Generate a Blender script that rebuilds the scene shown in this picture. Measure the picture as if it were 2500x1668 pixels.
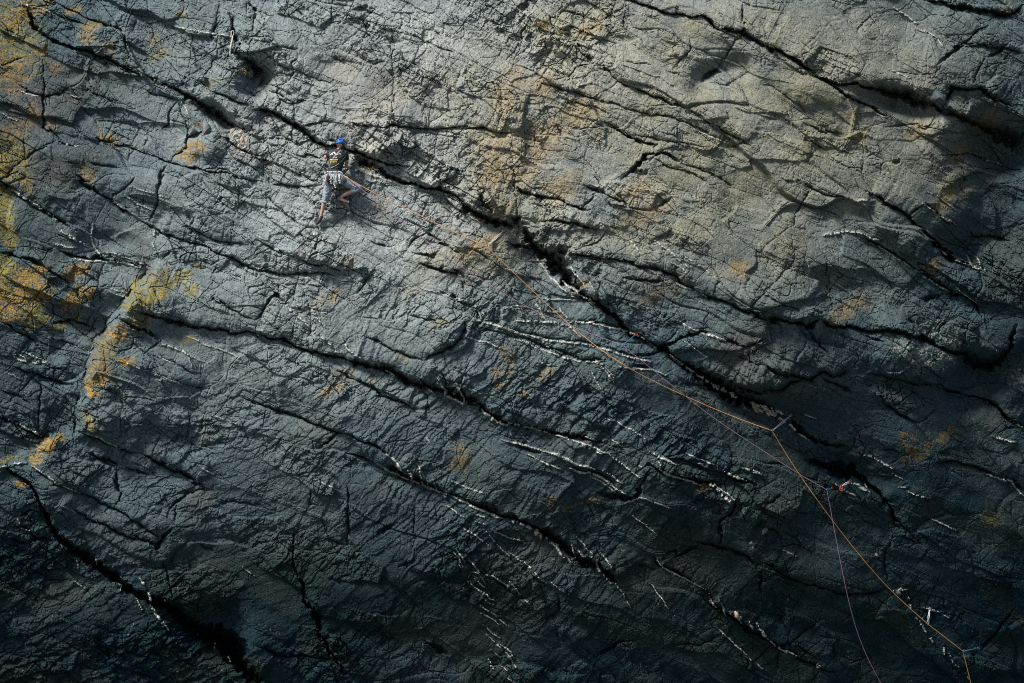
import bpy, bmesh, math, random
import numpy as np
from mathutils import Vector, Matrix
from mathutils.bvhtree import BVHTree

for _o in list(bpy.data.objects):
    bpy.data.objects.remove(_o)
scene = bpy.context.scene
COL = scene.collection

# ---------------------------------------------------------------- camera, light, exposure
S = 115.0            # survey units per metre on the rock face
DIST = 60.0          # camera stands across the inlet
CU, CV = 1250.0, 834.0
Z0 = 22.0            # height of the frame centre above the sea

cam_data = bpy.data.cameras.new("camera")
cam = bpy.data.objects.new("camera", cam_data)
COL.objects.link(cam)
cam.location = (0, -DIST, Z0)
cam.rotation_euler = (math.radians(90), 0, 0)
cam_data.sensor_width = 36.0
cam_data.lens = 36.0 * DIST / (2500.0 / S)
cam_data.clip_start = 0.5
cam_data.clip_end = 5000
scene.camera = cam

SUN = Vector((-0.52, -0.40, 0.76)).normalized()      # direction towards the sun
world = bpy.data.worlds.new("World")
scene.world = world
world.use_nodes = True
wn = world.node_tree
bg = wn.nodes["Background"]
sky = wn.nodes.new("ShaderNodeTexSky")
sky.sky_type = 'NISHITA'
sky.sun_disc = False
sky.sun_elevation = math.asin(SUN.z)
sky.sun_rotation = math.atan2(SUN.x, SUN.y)
sky.air_density = 1.2
sky.dust_density = 1.0
wn.links.new(sky.outputs[0], bg.inputs[0])
bg.inputs[1].default_value = 0.05

sun_data = bpy.data.lights.new("sun", 'SUN')
sun_data.energy = 3.9
sun_data.angle = math.radians(12.0)
sun_data.color = (1.0, 0.985, 0.94)
sun = bpy.data.objects.new("sun", sun_data)
COL.objects.link(sun)
sun.rotation_euler = SUN.to_track_quat('Z', 'Y').to_euler()
sun.location = (-20, -30, Z0 + 40)

scene.view_settings.view_transform = 'Standard'
scene.view_settings.look = 'None'
scene.view_settings.exposure = 0.8
scene.view_settings.gamma = 1.0
scene.view_settings.use_curve_mapping = False

scene.render.engine = 'CYCLES'
scene.cycles.use_denoising = False
scene.cycles.pixel_filter_type = 'BLACKMAN_HARRIS'
scene.cycles.filter_width = 1.05
# ---------------------------------------------------------------- traced joints of the cliff
# Survey of the rock face.  Twelve sheets (A..L), each line: sheet depth step | x,y,halfwidth ...
SHEET = {}
for _i, _k in enumerate("ABCDEFGHIJKL"):
    SHEET[_k] = ((0, 620, 1240, 1860)[_i % 4], (0, 550, 1108)[_i // 4])

CRACKS = """
A .45 .10|190,60,1 200,110,5 240,180,6 330,260,5 400,290,3 500,320,2.5 600,350,2.5 720,390,3 830,450,2 920,490,2 1010,530,3 1090,575,4 1190,600,4 1290,665,8 1380,700,8 1450,760,9 1530,820,8 1620,870,5 1700,900,2
A .2 .04|300,0,1 400,30,1 520,80,1.5 620,130,2 700,160,3 780,190,4 830,210,3 870,300,2 890,370,2 870,420,1.5
A .35 0|1570,90,3 1590,130,3 1590,190,4 1610,250,5 1640,290,3 1625,350,3 1640,385,4
A .25 0|1715,0,6 1740,80,3 1735,160,2 1725,240,1.5
A .7 .1|1640,385,3 1690,410,10 1730,430,13 1760,480,14 1792,520,16
A .25 .05|1440,620,2 1560,660,2.5 1640,700,3 1720,730,2
A .15 0|1190,600,2 1260,560,2 1290,520,1.5 1370,560,2 1440,620,2
A .12 0|1370,560,1 1400,500,2 1450,460,2 1460,410,1.5 1530,390,1
A .12 0|0,455,1 60,430,2 130,400,2 180,385,1
A .15 .03|110,580,1 150,600,2 260,640,2 300,665,3 400,640,2 480,590,1
A .15 0|300,400,.8 295,500,1 300,665,3 295,800,2.5 300,870,4 370,930,2 440,980,2 560,1000,1
A .15 0|0,1240,1 40,1220,3 90,1160,2 150,1100,1.5 250,1020,1.5 400,960,1
A .3 .09|0,1230,2 60,1280,3 140,1340,2 240,1400,2 330,1460,4 400,1500,4 440,1520,3 500,1560,1
A .25 .07|520,1190,1 570,1240,5 620,1280,5 680,1330,2 760,1370,2 850,1430,3 920,1470,2.5 1000,1530,1.5 1080,1567,1.5
A .15 0|760,1370,3 790,1330,3 850,1290,1.5 950,1200,1.5
A .25 0|1140,1125,1.5 1100,1190,3 1100,1230,9 1080,1300,2 1070,1400,1.5 1030,1520,2
A .15 0|450,1110,1 500,1115,3 545,1120,2
A .2 .04|630,930,1 680,960,2 780,980,1.5 900,1010,1.5 1030,1060,1.5 1170,1105,2 1290,1140,2 1430,1180,1.5 1560,1190,2 1650,1220,1.5 1792,1245,1.5
A .2 0|1170,1105,2 1190,1060,1.5 1280,1010,2 1290,930,5 1350,920,4 1440,880,1
A .15 0|1290,930,2 1270,820,1.5 1240,760,1.5 1210,690,2
A .2 0|1210,690,2 1150,760,2.5 1145,850,2 1080,900,1
A .12 .03|950,600,1 1050,640,1.5 1180,670,1.5 1240,690,2
A .25 .05|1500,940,1 1560,950,2 1620,1000,3 1700,1050,2 1792,1080,1.5
A .12 .03|1610,1100,1 1700,1130,2 1792,1170,1.5
A .1 .02|560,590,1 640,640,1.5 780,710,2 820,740,1
A .1 0|1510,0,1 1500,90,1.5 1480,170,1.5 1470,240,1
A .12 .03|360,90,1 420,120,1.5 520,150,1.5 600,170,1
A .1 .03|600,1100,1 700,1120,1.2 820,1155,1.2
B .55 .15|0,740,4 100,765,5 200,805,6 280,850,6 350,900,8 420,965,7 500,995,5 560,1005,4 640,1020,3 740,1055,5 860,1100,4 960,1130,2 1060,1150,1
B .4 0|480,945,3 520,960,6 550,970,6
B .8 .16|700,1080,3 760,1120,14 830,1140,10 880,1190,8 960,1230,5 1100,1265,4 1250,1290,6 1330,1320,7 1420,1380,9 1490,1440,11 1600,1500,11 1700,1530,9 1792,1560,9
B .7 0|0,440,8 30,480,14 40,530,10
B .15 .03|80,620,2 180,655,2 240,700,1.5 380,680,1
B .15 .02|300,870,2 400,850,2 460,830,2 560,830,1
B .25 .06|640,830,1 720,850,2 820,865,1 960,860,2.5 1050,865,3 1150,885,2.5 1250,890,2 1340,875,2 1430,870,1.5 1500,865,1.5 1600,880,2 1670,905,2 1792,915,1.5
B .2 .07|0,1060,1.5 100,1090,2 200,1130,2 300,1180,2 380,1210,3 450,1245,3
B .15 .04|90,1250,1 200,1265,2 330,1275,2 460,1275,2
B .2 .03|290,1060,2 380,1070,2 500,1100,2
B .1 0|950,140,.8 945,300,.8 950,450,1 955,620,1 950,800,1 945,1080,1
B .1 0|620,310,1 650,270,3 670,265,2
B .1 .02|0,255,1 90,290,1.5 180,320,1.5 320,345,1.5
B .1 .02|870,190,1 950,210,1 1090,250,1.2 1190,290,1.5 1300,340,1.5 1400,370,1
B .12 0|780,500,1 800,460,1.5 840,430,2 900,420,1.5
B .15 .03|80,1330,1 130,1380,1.5 190,1430,1.5 260,1490,2 320,1550,1
B .3 0|1530,1300,1 1580,1400,3 1620,1440,6 1600,1480,6
B .1 0|1660,900,1.5 1700,780,1 1690,620,1 1610,530,1
B .12 .02|0,940,1 60,980,1.5 150,940,1.5 240,960,1.2
B .1 .02|500,380,1 560,400,1.5 640,420,1.2 700,440,1
B .08 .02|90,430,1 200,450,1.2 300,490,1.2 420,530,1 560,590,1
B .08 0|1000,1000,1 1100,930,1.3 1200,850,1 1330,760,1
C .45 .11|800,0,4 860,10,3 960,30,2.5 1050,70,3 1120,100,2.5 1190,108,2 1280,110,2 1340,120,3 1390,160,5 1450,190,3 1530,215,3 1610,220,8 1630,240,9 1690,270,6 1750,305,6 1792,325,6
C .1 0|1120,30,1 1190,108,1.5 1220,140,2
C .25 0|1610,20,1 1610,100,1.5 1620,180,6
C .5 0|90,20,3 110,45,10 120,80,7
C .3 .02|450,280,1.5 500,340,3 550,400,6 590,450,5
C .2 .07|610,460,2 700,480,1.5 750,550,1.5 830,590,2 950,630,2 1020,665,3 1090,690,3 1190,740,2 1300,790,2 1400,840,2 1500,900,2 1600,950,2.5 1680,1000,1
C .15 .05|200,570,1 300,590,2.5 400,615,3 500,640,3 560,660,2 650,690,1.5 760,730,1.5 900,770,1.5 1050,780,1.5 1180,820,1.5 1300,880,1.5 1400,930,1 1480,970,1
C .1 .02|330,665,.8 420,690,1 520,720,1.5 600,740,1.5 700,770,1.5
C .25 .06|580,825,1 680,855,2 780,900,3 830,935,3 930,985,3 1000,990,4 1040,975,3
C .1 .02|840,920,1 960,945,1.5 1080,955,1.5 1200,980,1.5 1360,1000,1
C .45 .03|780,1210,3 850,1160,6 920,1090,9 960,1060,4 1040,1045,3 1100,1060,4 1170,1100,3
C .5 0|880,1170,8 930,1190,9 950,1170,4
C .1 .03|970,1080,1 1080,1130,2 1190,1165,1 1280,1200,1.5 1390,1250,1
C .12 .03|1180,1110,1 1280,1150,1.5 1400,1180,2 1480,1240,2.5 1550,1290,2
C .3 0|1320,560,2 1350,520,6 1410,490,7 1470,500,2
C .1 0|1430,610,1 1500,600,2.5
C .12 0|1430,460,1 1500,350,1.5 1560,270,1.5 1620,250,1
C .35 .07|50,1260,2 110,1310,5 170,1330,7 240,1350,4 320,1350,2 400,1390,2 500,1420,3 560,1440,2
C .3 .05|520,1270,2 580,1300,5 640,1310,7 700,1345,2 820,1400,1.5
C .2 0|490,1430,4 520,1390,2 600,1330,2
C .2 0|620,1300,5 630,1240,2 600,1180,1
C .12 .03|1000,1420,3 1060,1390,5 1130,1350,3
C .3 .06|200,1510,2 350,1510,2 450,1530,3 600,1567,5
C .7 0|0,1490,8 60,1520,14 90,1567,16
C .12 0|0,1000,1 30,1070,1 40,1250,1.5 60,1400,1.5 60,1500,2
C .08 0|240,650,1 280,790,1 340,870,1.5 380,960,1 410,1010,1
C .08 0|1320,1080,1 1400,1040,2 1440,1020,1
C .15 0|1500,1010,2 1600,980,3 1680,940,2
C .12 0|500,215,2 570,190,2 640,150,1
C .1 .02|330,80,1 450,90,2 560,120,2 640,150,1 700,100,1 840,30,1
C .1 0|1110,490,1 1200,400,1.5 1255,330,1.5 1235,240,1
C .06 0|1100,940,.8 1180,820,1 1130,860,.8
C .08 .02|530,260,.8 640,270,1 760,290,1
C .07 .02|770,430,.8 900,435,1.2 1000,440,1
C .06 .02|1060,495,.8 1200,505,1
D .8 .16|0,285,4 60,330,7 130,355,5 200,400,6 280,450,6 350,500,5 420,550,5 520,580,3 640,575,3 740,590,4 820,610,6 900,640,14 980,650,18 1060,690,14 1150,700,8 1220,750,7 1300,770,10 1380,820,9 1450,850,6 1530,870,10 1620,930,18 1720,950,22 1792,990,25
D .3 .06|420,560,2 520,610,4 600,670,4 680,715,4 760,745,3 860,800,2
D .4 0|870,750,3 880,740,8 900,690,8
D .4 .11|1110,10,1 1200,15,3 1290,45,5 1390,50,7 1460,75,5 1540,85,5 1610,95,5 1680,110,4 1740,80,3 1792,40,2
D .1 0|650,240,1 660,190,3 740,110,2 800,80,1
D .25 0|1200,450,2 1260,380,5 1350,320,4 1430,270,2 1490,200,1.5 1560,170,1.5
D .15 .04|1350,300,2 1500,310,2 1640,320,2 1792,370,2
D .2 0|1440,560,2 1520,400,2 1620,350,4 1700,280,2
D .35 .1|1220,750,4 1240,690,3 1300,600,5 1400,620,3 1500,610,5 1600,680,5 1720,740,3
D .15 .05|0,780,1 100,800,2 190,830,2 290,910,2 380,980,2.5 450,1035,1.5
D .12 .03|280,830,1 380,880,2.5 470,905,3 560,920,1.5
D .12 .02|580,940,2 660,970,2
D .7 0|915,1108,9 940,1105,9
D .15 .04|130,1220,1 240,1240,2 320,1280,4 400,1310,1.5 500,1340,1.5 600,1365,1.5
D .15 0|330,1290,3 260,1390,2 220,1480,2 215,1567,1
D .4 .1|720,1300,2 760,1330,4 840,1380,4 920,1420,5 1000,1480,5 1060,1540,4 1090,1567,3
D .2 0|1000,1480,5 1060,1440,3 1120,1400,1
D .15 .04|1100,1380,1 1170,1430,2 1250,1490,2 1340,1560,2
D .1 .03|1130,1300,1 1220,1360,2 1350,1450,1
D .2 .05|1230,1065,2 1320,1070,3 1400,1050,2 1500,1090,3 1600,1110,3 1700,1160,2 1792,1180,2
D .08 0|700,1250,1 690,1150,2 690,1050,1.5
D .12 .02|830,870,1 1050,850,1 1100,870,2 1170,850,2 1210,760,3
D .1 .03|1310,1190,1 1430,1230,1.5
D .08 .02|0,560,1 60,590,1.5 120,620,1.5 280,740,2 340,800,1
D .1 0|600,430,1 560,480,1 530,520,1.5
E .25 .06|0,190,2 80,200,2 160,230,3 250,260,6 340,300,3 430,370,2.5 490,400,1.5
E .4 .05|410,180,1 500,210,3 600,235,5 660,220,10 690,230,5 760,240,2 870,260,1.5 960,285,1
E .2 0|620,90,1.5 650,150,2.5 690,220,3
E .12 .03|690,180,.8 800,210,1.5 900,240,1.5 1000,270,1
E .1 0|660,300,1 675,430,1 685,550,1
E .1 0|650,330,1 600,370,1 525,440,1.5 530,500,1 570,540,1 660,535,1
E .35 .06|800,650,3 860,670,6 930,700,6 1000,730,3 1080,790,3
E .35 .11|930,580,1 1040,610,3 1130,650,5 1250,665,7 1310,690,4 1400,700,4 1500,715,4 1600,735,3 1700,720,2 1792,740,2
E .15 0|1000,870,1 1080,800,3 1120,760,2
E .1 0|1030,400,1 1060,470,2 1120,600,1.5
E .22 .08|1050,0,1 1130,60,2 1250,100,2 1380,130,2 1480,180,2 1590,230,3 1700,280,4 1792,310,3
E .15 .04|1280,0,2 1400,70,2 1520,120,2 1700,135,1.5
E .2 0|1110,230,3 1160,180,2 1200,180,5
E .12 .04|1400,480,1 1480,510,2 1560,560,2 1640,600,1.5 1740,650,1
E .2 .06|0,650,1 60,690,2 150,740,2 250,800,1.5
E .25 .04|350,680,1 430,660,4 490,640,4 560,665,3 640,700,2
E .12 .04|340,770,1 430,790,2 520,820,1.5 640,880,1.5
E .1 .03|170,870,1 280,920,1.5 350,970,2 480,990,1
E .2 .06|90,960,1 180,1000,1.5 300,1030,2.5 400,1070,3 500,1085,2
E .15 0|270,1060,1 280,1160,2.5 270,1250,2 255,1380,2
E .1 .03|0,1120,1 120,1170,1.5 230,1220,1.5
E .45 .1|0,1310,2 100,1350,3 200,1400,3 270,1440,6 310,1450,8
E .25 .1|540,1410,2 620,1440,2.5 720,1490,2.5 850,1540,3 950,1567,2
E .1 .04|860,950,.8 950,980,1.5 1050,1010,1.5 1180,1065,1.5 1300,1100,1 1430,1110,1
E .15 0|1180,1490,4 1210,1440,5 1250,1400,2
E .15 .04|1630,1180,2 1700,1195,2.5 1792,1230,2
E .1 .03|640,1110,1 750,1130,1.5 870,1170,1
E .08 .02|1040,880,.8 1150,920,1.2 1250,970,1 1350,1030,.8
E .1 0|170,980,1 250,1010,1 130,1150,1 40,1230,1
F .2 .07|0,90,1 100,140,2 200,200,2 300,235,3 400,260,3 500,280,2 620,330,1.5
F .2 .05|0,295,2.5 100,310,2 200,325,2.5 320,330,2 450,330,2 600,350,1.5
F .1 0|320,330,1.5 280,450,2 240,520,2.5
F .08 .02|160,400,1 300,400,1.5 520,420,1.5
F .3 0|0,650,2 60,590,4 110,500,4 140,470,5 180,520,4 230,540,4
F .12 .04|230,550,2 350,570,2 530,600,1
F .1 .03|0,455,1.5 110,490,2
F .15 .03|780,100,1 860,130,3 940,150,2
F .15 0|700,470,1 740,420,2 790,360,4 820,320,2
F .35 0|1090,190,2 1150,210,3 1210,210,6 1270,170,3
F .3 .06|1130,260,3 1200,280,3 1290,300,2.5 1400,330,4 1430,350,3
F .15 0|1430,340,2 1440,430,3 1460,470,2
F .15 .05|1180,440,.8 1280,450,1.5 1380,500,2 1450,530,2.5 1520,550,3
F .2 .14|1160,920,2 1200,880,3 1280,860,6 1340,820,8 1400,770,6 1440,700,3 1450,640,1
F .6 .17|0,740,1 100,770,2 200,785,2 280,820,2 380,860,3 470,880,4 560,900,3 620,920,3 700,940,8 780,960,10 850,975,10 930,980,10 1000,1030,7 1080,1070,9 1150,1090,9 1220,1110,8 1300,1130,10 1380,1150,12 1460,1180,12 1530,1220,8 1600,1270,7 1680,1330,7 1792,1370,6
F .18 .07|750,760,1 850,800,2 950,850,2 1060,900,2 1150,920,2.5
F .2 .05|550,980,1.5 620,1020,2 720,1060,2 800,1110,2.5 870,1160,3 950,1190,2.5 1040,1220,2 1110,1250,1
F .25 .06|0,1210,2 80,1240,2 150,1260,5 230,1280,3 310,1310,3 400,1340,2 480,1380,2.5 570,1410,3 650,1440,2 750,1480,2 850,1520,2.5 920,1550,3
F .2 0|430,1520,4 500,1490,5 550,1440,3 580,1410,2
F .08 0|740,1310,1 740,1230,2 800,1160,2
F .2 0|1040,160,1 1090,100,2 1180,60,3 1250,100,4 1340,150,3 1420,210,3
F .15 .03|1100,560,.8 1050,600,1 1180,640,1 1300,680,1
F .2 0|1200,1300,1 1180,1200,2 1150,1110,3
F .15 0|1320,1130,4 1300,1040,2 1270,980,1
G 1 .2|110,0,6 140,60,8 180,130,14 240,190,16 320,230,24 370,300,26 420,370,20 460,420,16 510,470,10 570,510,8 640,550,7 690,600,6 740,640,6 790,690,6 830,740,4 890,760,3 960,790,3 1030,840,8 1070,830,9 1110,880,7 1170,930,6 1250,980,9 1330,1030,16 1420,1080,20 1500,1130,22 1580,1170,22 1660,1200,16 1740,1210,10 1792,1250,6
G .5 .12|300,180,6 350,170,14 390,180,14 415,200,4
G .35 .14|1540,1080,3 1640,1120,6 1720,1135,7 1792,1140,8
G .3 .08|420,205,1.5 530,205,2 650,220,2 780,235,2.5 860,260,3 930,290,4 980,285,4 1060,310,3 1140,350,5 1200,400,3 1270,430,2 1340,470,2 1430,500,4 1520,530,3 1600,580,4 1700,620,4 1792,650,4
G .2 0|1140,330,3 1160,290,4
G .18 .03|780,350,2 860,365,2.5 960,375,3 1020,390,3 1100,380,1.5
G .25 .03|1070,840,5 1130,800,4 1190,770,3 1250,745,4 1320,730,3 1380,740,2
G .15 .03|1380,760,2 1500,790,3 1620,820,3 1700,810,2 1792,790,2
G .12 0|1660,980,2 1660,850,1.5 1700,800,1
G .1 .02|1540,890,1 1660,930,1.5 1792,980,1
G .15 0|500,160,2 600,130,3 680,50,2 640,25,1.5
G .3 .05|0,130,3 80,140,4 180,180,4
G .1 .03|0,706,1 120,736,2 250,766,2 400,786,2 550,804,2 650,832,2 760,862,3 850,882,3 980,930,3
G .1 .03|450,650,2 600,652,1.5 700,680,2 830,715,2 920,745,2 980,790,2 1030,830,2
G .25 0|880,880,4 960,890,4 1030,860,4
G .18 .03|30,758,1 150,786,2 250,840,3 400,872,3 470,912,2 600,918,2 680,930,2
G .2 .03|850,960,3 940,970,4 990,975,3
G .4 .1|0,1350,3 100,1370,3 200,1400,3 300,1420,4 400,1435,5 450,1440,6 520,1450,6 600,1470,3 650,1480,2
G .15 .05|0,1480,1.5 100,1520,2 230,1560,2
G .12 0|1160,1050,1.5 1240,1090,2 1300,1100,2 1380,1150,2.5
G .1 0|1190,700,1 1110,760,1.5 1040,820,1
G .12 0|1640,590,2 1700,520,2 1792,440,2
G .1 0|1400,480,1 1420,400,1.5 1470,360,1
G .15 0|490,870,3 440,880,4 380,880,2
H .3 .12|0,1140,10 100,1130,8 200,1080,4 300,1060,2
H .65 .16|0,630,5 90,650,7 170,655,3 280,680,3 310,710,6 360,670,5 420,660,4 470,680,5 560,700,4 680,715,3 800,730,4 870,715,5 940,730,5 1020,760,7 1110,780,8 1190,820,7 1280,860,5 1400,880,12 1440,940,18 1540,960,16 1640,890,8 1700,830,4
H .25 .09|0,960,4 100,1000,5 200,1030,5 320,1050,4 420,1000,3 500,1040,3 600,990,3
H .2 0|310,720,4 380,790,2 440,860,3 460,890,2
H .1 0|500,610,1.5 490,560,1.5 460,470,1 445,330,1.5 450,240,1
H .1 0|0,480,2 70,400,2 170,300,1.5 220,240,1 225,120,1 210,60,1
H .1 .03|0,480,2 100,520,2 210,570,2 280,610,1.5
H .3 .08|700,80,1 820,150,3 900,190,2.5 980,250,2 1080,310,3 1150,350,2.5 1230,410,2 1310,470,4 1370,470,3 1470,540,3 1480,580,2 1500,650,2
H .5 .1|1080,10,2 1150,80,4 1210,150,8 1250,190,9 1310,240,6 1400,260,3 1520,310,2
H .3 .05|1080,500,3 1150,500,9 1220,490,5
H .2 .06|700,1020,2 800,1020,2 900,1040,2.5 1000,1070,3 1100,1090,3 1200,1090,2.5 1300,1140,3 1400,1150,3
H .35 .12|1380,1160,2 1480,1180,2 1560,1200,3 1630,1260,4 1680,1320,5 1740,1350,5 1792,1380,4
H .2 .04|400,1040,2 480,1080,3 560,1110,4 620,1150,4
H .2 .04|820,1220,2 920,1280,3 1010,1330,4 1070,1360,3
H .1 0|1070,1360,3 1140,1310,1.5 1240,1250,1
H .35 .06|200,1340,6 270,1420,6 340,1470,4 450,1500,3 600,1520,2
H .1 .03|800,1530,2 900,1530,2 960,1560,1.5
H .15 0|960,880,1.5 1010,810,2 1030,760,4
H .15 .04|640,730,1 740,770,2 840,810,1
H .2 0|1030,760,3 1050,680,2 1000,640,2 1060,590,1
H .2 0|1210,760,3 1230,690,3 1290,640,2
H .2 .05|1400,20,2 1440,70,3 1600,70,2 1700,120,2
H .15 0|1510,100,1 1600,0,1
H .3 0|1740,700,5 1700,820,5 1650,900,4
I .2 .08|600,0,2 700,25,5 780,60,4 870,95,2 960,120,2 1030,150,1.5
I .25 .08|960,0,3 1060,40,3 1150,90,4 1250,130,4 1330,190,3 1400,230,2
I .15 .06|220,100,1 300,150,2 400,210,2 520,260,2 640,310,2 760,370,2 870,430,2 980,500,2.5 1080,580,3 1090,600,2
I 1 .2|40,80,2 100,140,3 200,200,4 240,250,4 280,350,5 330,440,5 380,550,7 440,620,10 520,660,14 600,700,15 680,770,12 770,830,12 850,900,11 930,950,10 1040,1000,12 1150,1040,14 1210,1080,14 1290,1140,16 1370,1210,22 1460,1240,30 1560,1290,36 1620,1380,30 1660,1460,22 1740,1540,20 1792,1580,16
I .15 .04|60,495,1 180,510,1.5 250,570,2 380,590,2
I .15 .04|30,560,2 110,600,2 200,620,2
I .15 0|215,120,1 220,200,2.5
I .18 0|1440,240,2 1330,250,3 1200,330,3 1150,420,1
I .25 0|1380,180,6 1430,170,5
I .2 0|790,100,2 800,200,4 820,270,4 800,350,3
I .22 .06|400,350,.8 500,400,1 640,460,1.5 800,530,2.5 900,570,2.5 1000,600,2.5 1080,620,5
I .3 0|1180,500,3 1130,560,4 1080,620,5 1080,680,6
I .1 0|1200,490,2 1270,495,2 1340,480,2
I .1 .02|1330,600,1.5 1400,640,2 1480,670,1
I .15 0|1110,720,1 1140,800,2 1160,900,2 1180,980,4
I .15 0|1190,480,3 1200,400,2 1220,330,2
I .1 .02|1480,310,1 1560,340,2 1660,320,2 1792,360,1.5
I .1 0|1720,400,1 1720,500,1.5 1792,560,1
I .12 0|0,580,2 60,510,2
I .12 0|280,860,2 330,860,2 480,850,1
J .3 .1|640,0,2 760,30,3 850,80,3 930,120,3 1020,165,4 1120,200,4 1250,240,4 1350,285,4 1450,325,5 1560,350,9 1650,390,10 1720,430,7 1792,470,6
J .35 .05|900,80,3 990,130,5 1060,160,6 1140,185,7 1220,215,5 1290,240,4
J .35 0|270,540,3 260,620,2 260,720,1.5 290,830,2 330,900,3 340,1000,4 390,1050,5 440,1120,9 430,1180,9 470,1260,3 500,1330,4 560,1400,5 600,1460,4 640,1500,3
J .1 0|200,550,2 270,545,2
J .15 0|625,200,1.5 645,300,2 645,440,4 645,530,2 640,620,3
J .12 .03|490,570,1 560,600,2 640,625,3
J .2 0|860,550,6 900,510,6 960,470,2
J .2 0|1000,770,3 1040,760,6 1090,740,5
J .3 0|1150,1280,1.5 1210,1310,4 1250,1330,9 1300,1360,6 1330,1385,2
J .15 .03|0,1320,1 80,1330,2 150,1370,3 240,1400,2 340,1370,2 440,1390,2 560,1420,2
J .1 0|380,220,1.5 390,300,2 390,340,2 450,350,2
J .1 0|740,900,1.5 720,860,1.5 760,800,1
J .1 0|1100,360,1 1100,600,1.5 1095,740,1
J .12 0|570,1430,2 620,1500,2
K .5 .14|0,420,6 60,450,7 140,480,7 220,520,10 280,550,12 340,600,12 400,640,12 450,690,10 520,740,9 600,760,8 660,800,8 720,850,6 760,900,3
K .3 0|620,260,4 720,290,6 800,310,8 880,280,8 920,210,4 950,150,3 980,120,2
K .35 .1|960,80,3 1040,110,4 1110,140,4 1200,180,4 1280,190,6 1360,190,6 1440,210,6
K .3 .06|1480,130,4 1560,170,6 1640,190,6 1700,210,3
K .25 0|1450,640,5 1450,560,3 1460,460,2 1530,400,2 1560,340,4 1580,320,3
K .25 .08|1290,600,2 1380,620,3 1450,640,5 1540,660,4 1640,710,3 1700,760,2
K .2 0|1060,690,2 1150,650,4 1170,700,3 1240,660,4 1320,610,3
K .3 .09|990,700,1 1050,770,2 1120,800,3 1220,850,2.5 1300,900,2.5 1360,940,3 1400,1020,5 1460,1070,5 1540,1110,5 1600,1170,5 1660,1210,7 1740,1240,7 1792,1280,5
K .1 .03|860,745,1 960,775,2 1040,805,1.5
K .15 0|600,1380,3 680,1340,4 760,1290,2 860,1270,1
K .08 0|1100,1310,1 1200,1300,2 1300,1310,1.5 1480,1230,1
K .15 0|1680,1420,3 1740,1370,2 1792,1320,1
K .12 0|340,960,2 360,1050,3 290,1110,3 240,1130,1
K .1 0|320,1160,1.5 360,1280,2
K .3 0|1700,520,4 1740,480,9 1770,460,5
K .2 .08|430,90,2 520,110,3 620,140,4 700,180,3
K .2 0|1730,800,2 1720,900,2 1740,950,1
L .6 .12|300,40,6 400,80,12 500,110,20 600,130,20 680,170,10 740,220,6 800,260,3 870,370,3 900,430,3 990,530,2
L .15 .03|0,490,3 80,530,3 160,590,2
L .15 .05|0,750,2 100,790,2 200,850,2 280,880,2 380,910,2.5 500,950,3 600,960,2 760,950,2 860,920,1
L .15 .05|0,1220,3 60,1290,4 130,1330,4 220,1370,3 320,1430,2.5 400,1470,2 540,1490,2
L .2 .07|1200,60,2 1300,50,2 1440,80,2 1540,120,2.5 1640,160,3 1740,210,3 1792,260,3
L .2 0|1500,1330,6 1560,1270,4 1640,1160,2 1720,1060,1
L .1 0|100,1500,2 120,1350,1 260,1240,1.5 400,1120,1.5
L .1 0|0,80,2 130,70,2 200,100,1.5
L .12 .03|0,350,3 50,340,3 150,260,1
L .15 0|400,400,3 450,440,4 480,460,2
L .1 0|850,900,1 850,700,1.5 900,500,1
"""

# left edge of the big slab: right side stands proud
EDGES = """
E .25 .3|1110,220,2 1060,300,2 1000,380,2 930,450,2 880,520,2.5 820,600,2.5 800,640,3 750,700,2 700,780,2 650,870,2 625,950,2 610,1050,2 580,1130,2 560,1230,2 545,1350,2 545,1430,2 570,1540,2
E .2 .15|480,1500,1 400,1450,2 340,1445,2 300,1490,2 290,1560,2 240,1640,1
"""

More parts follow.
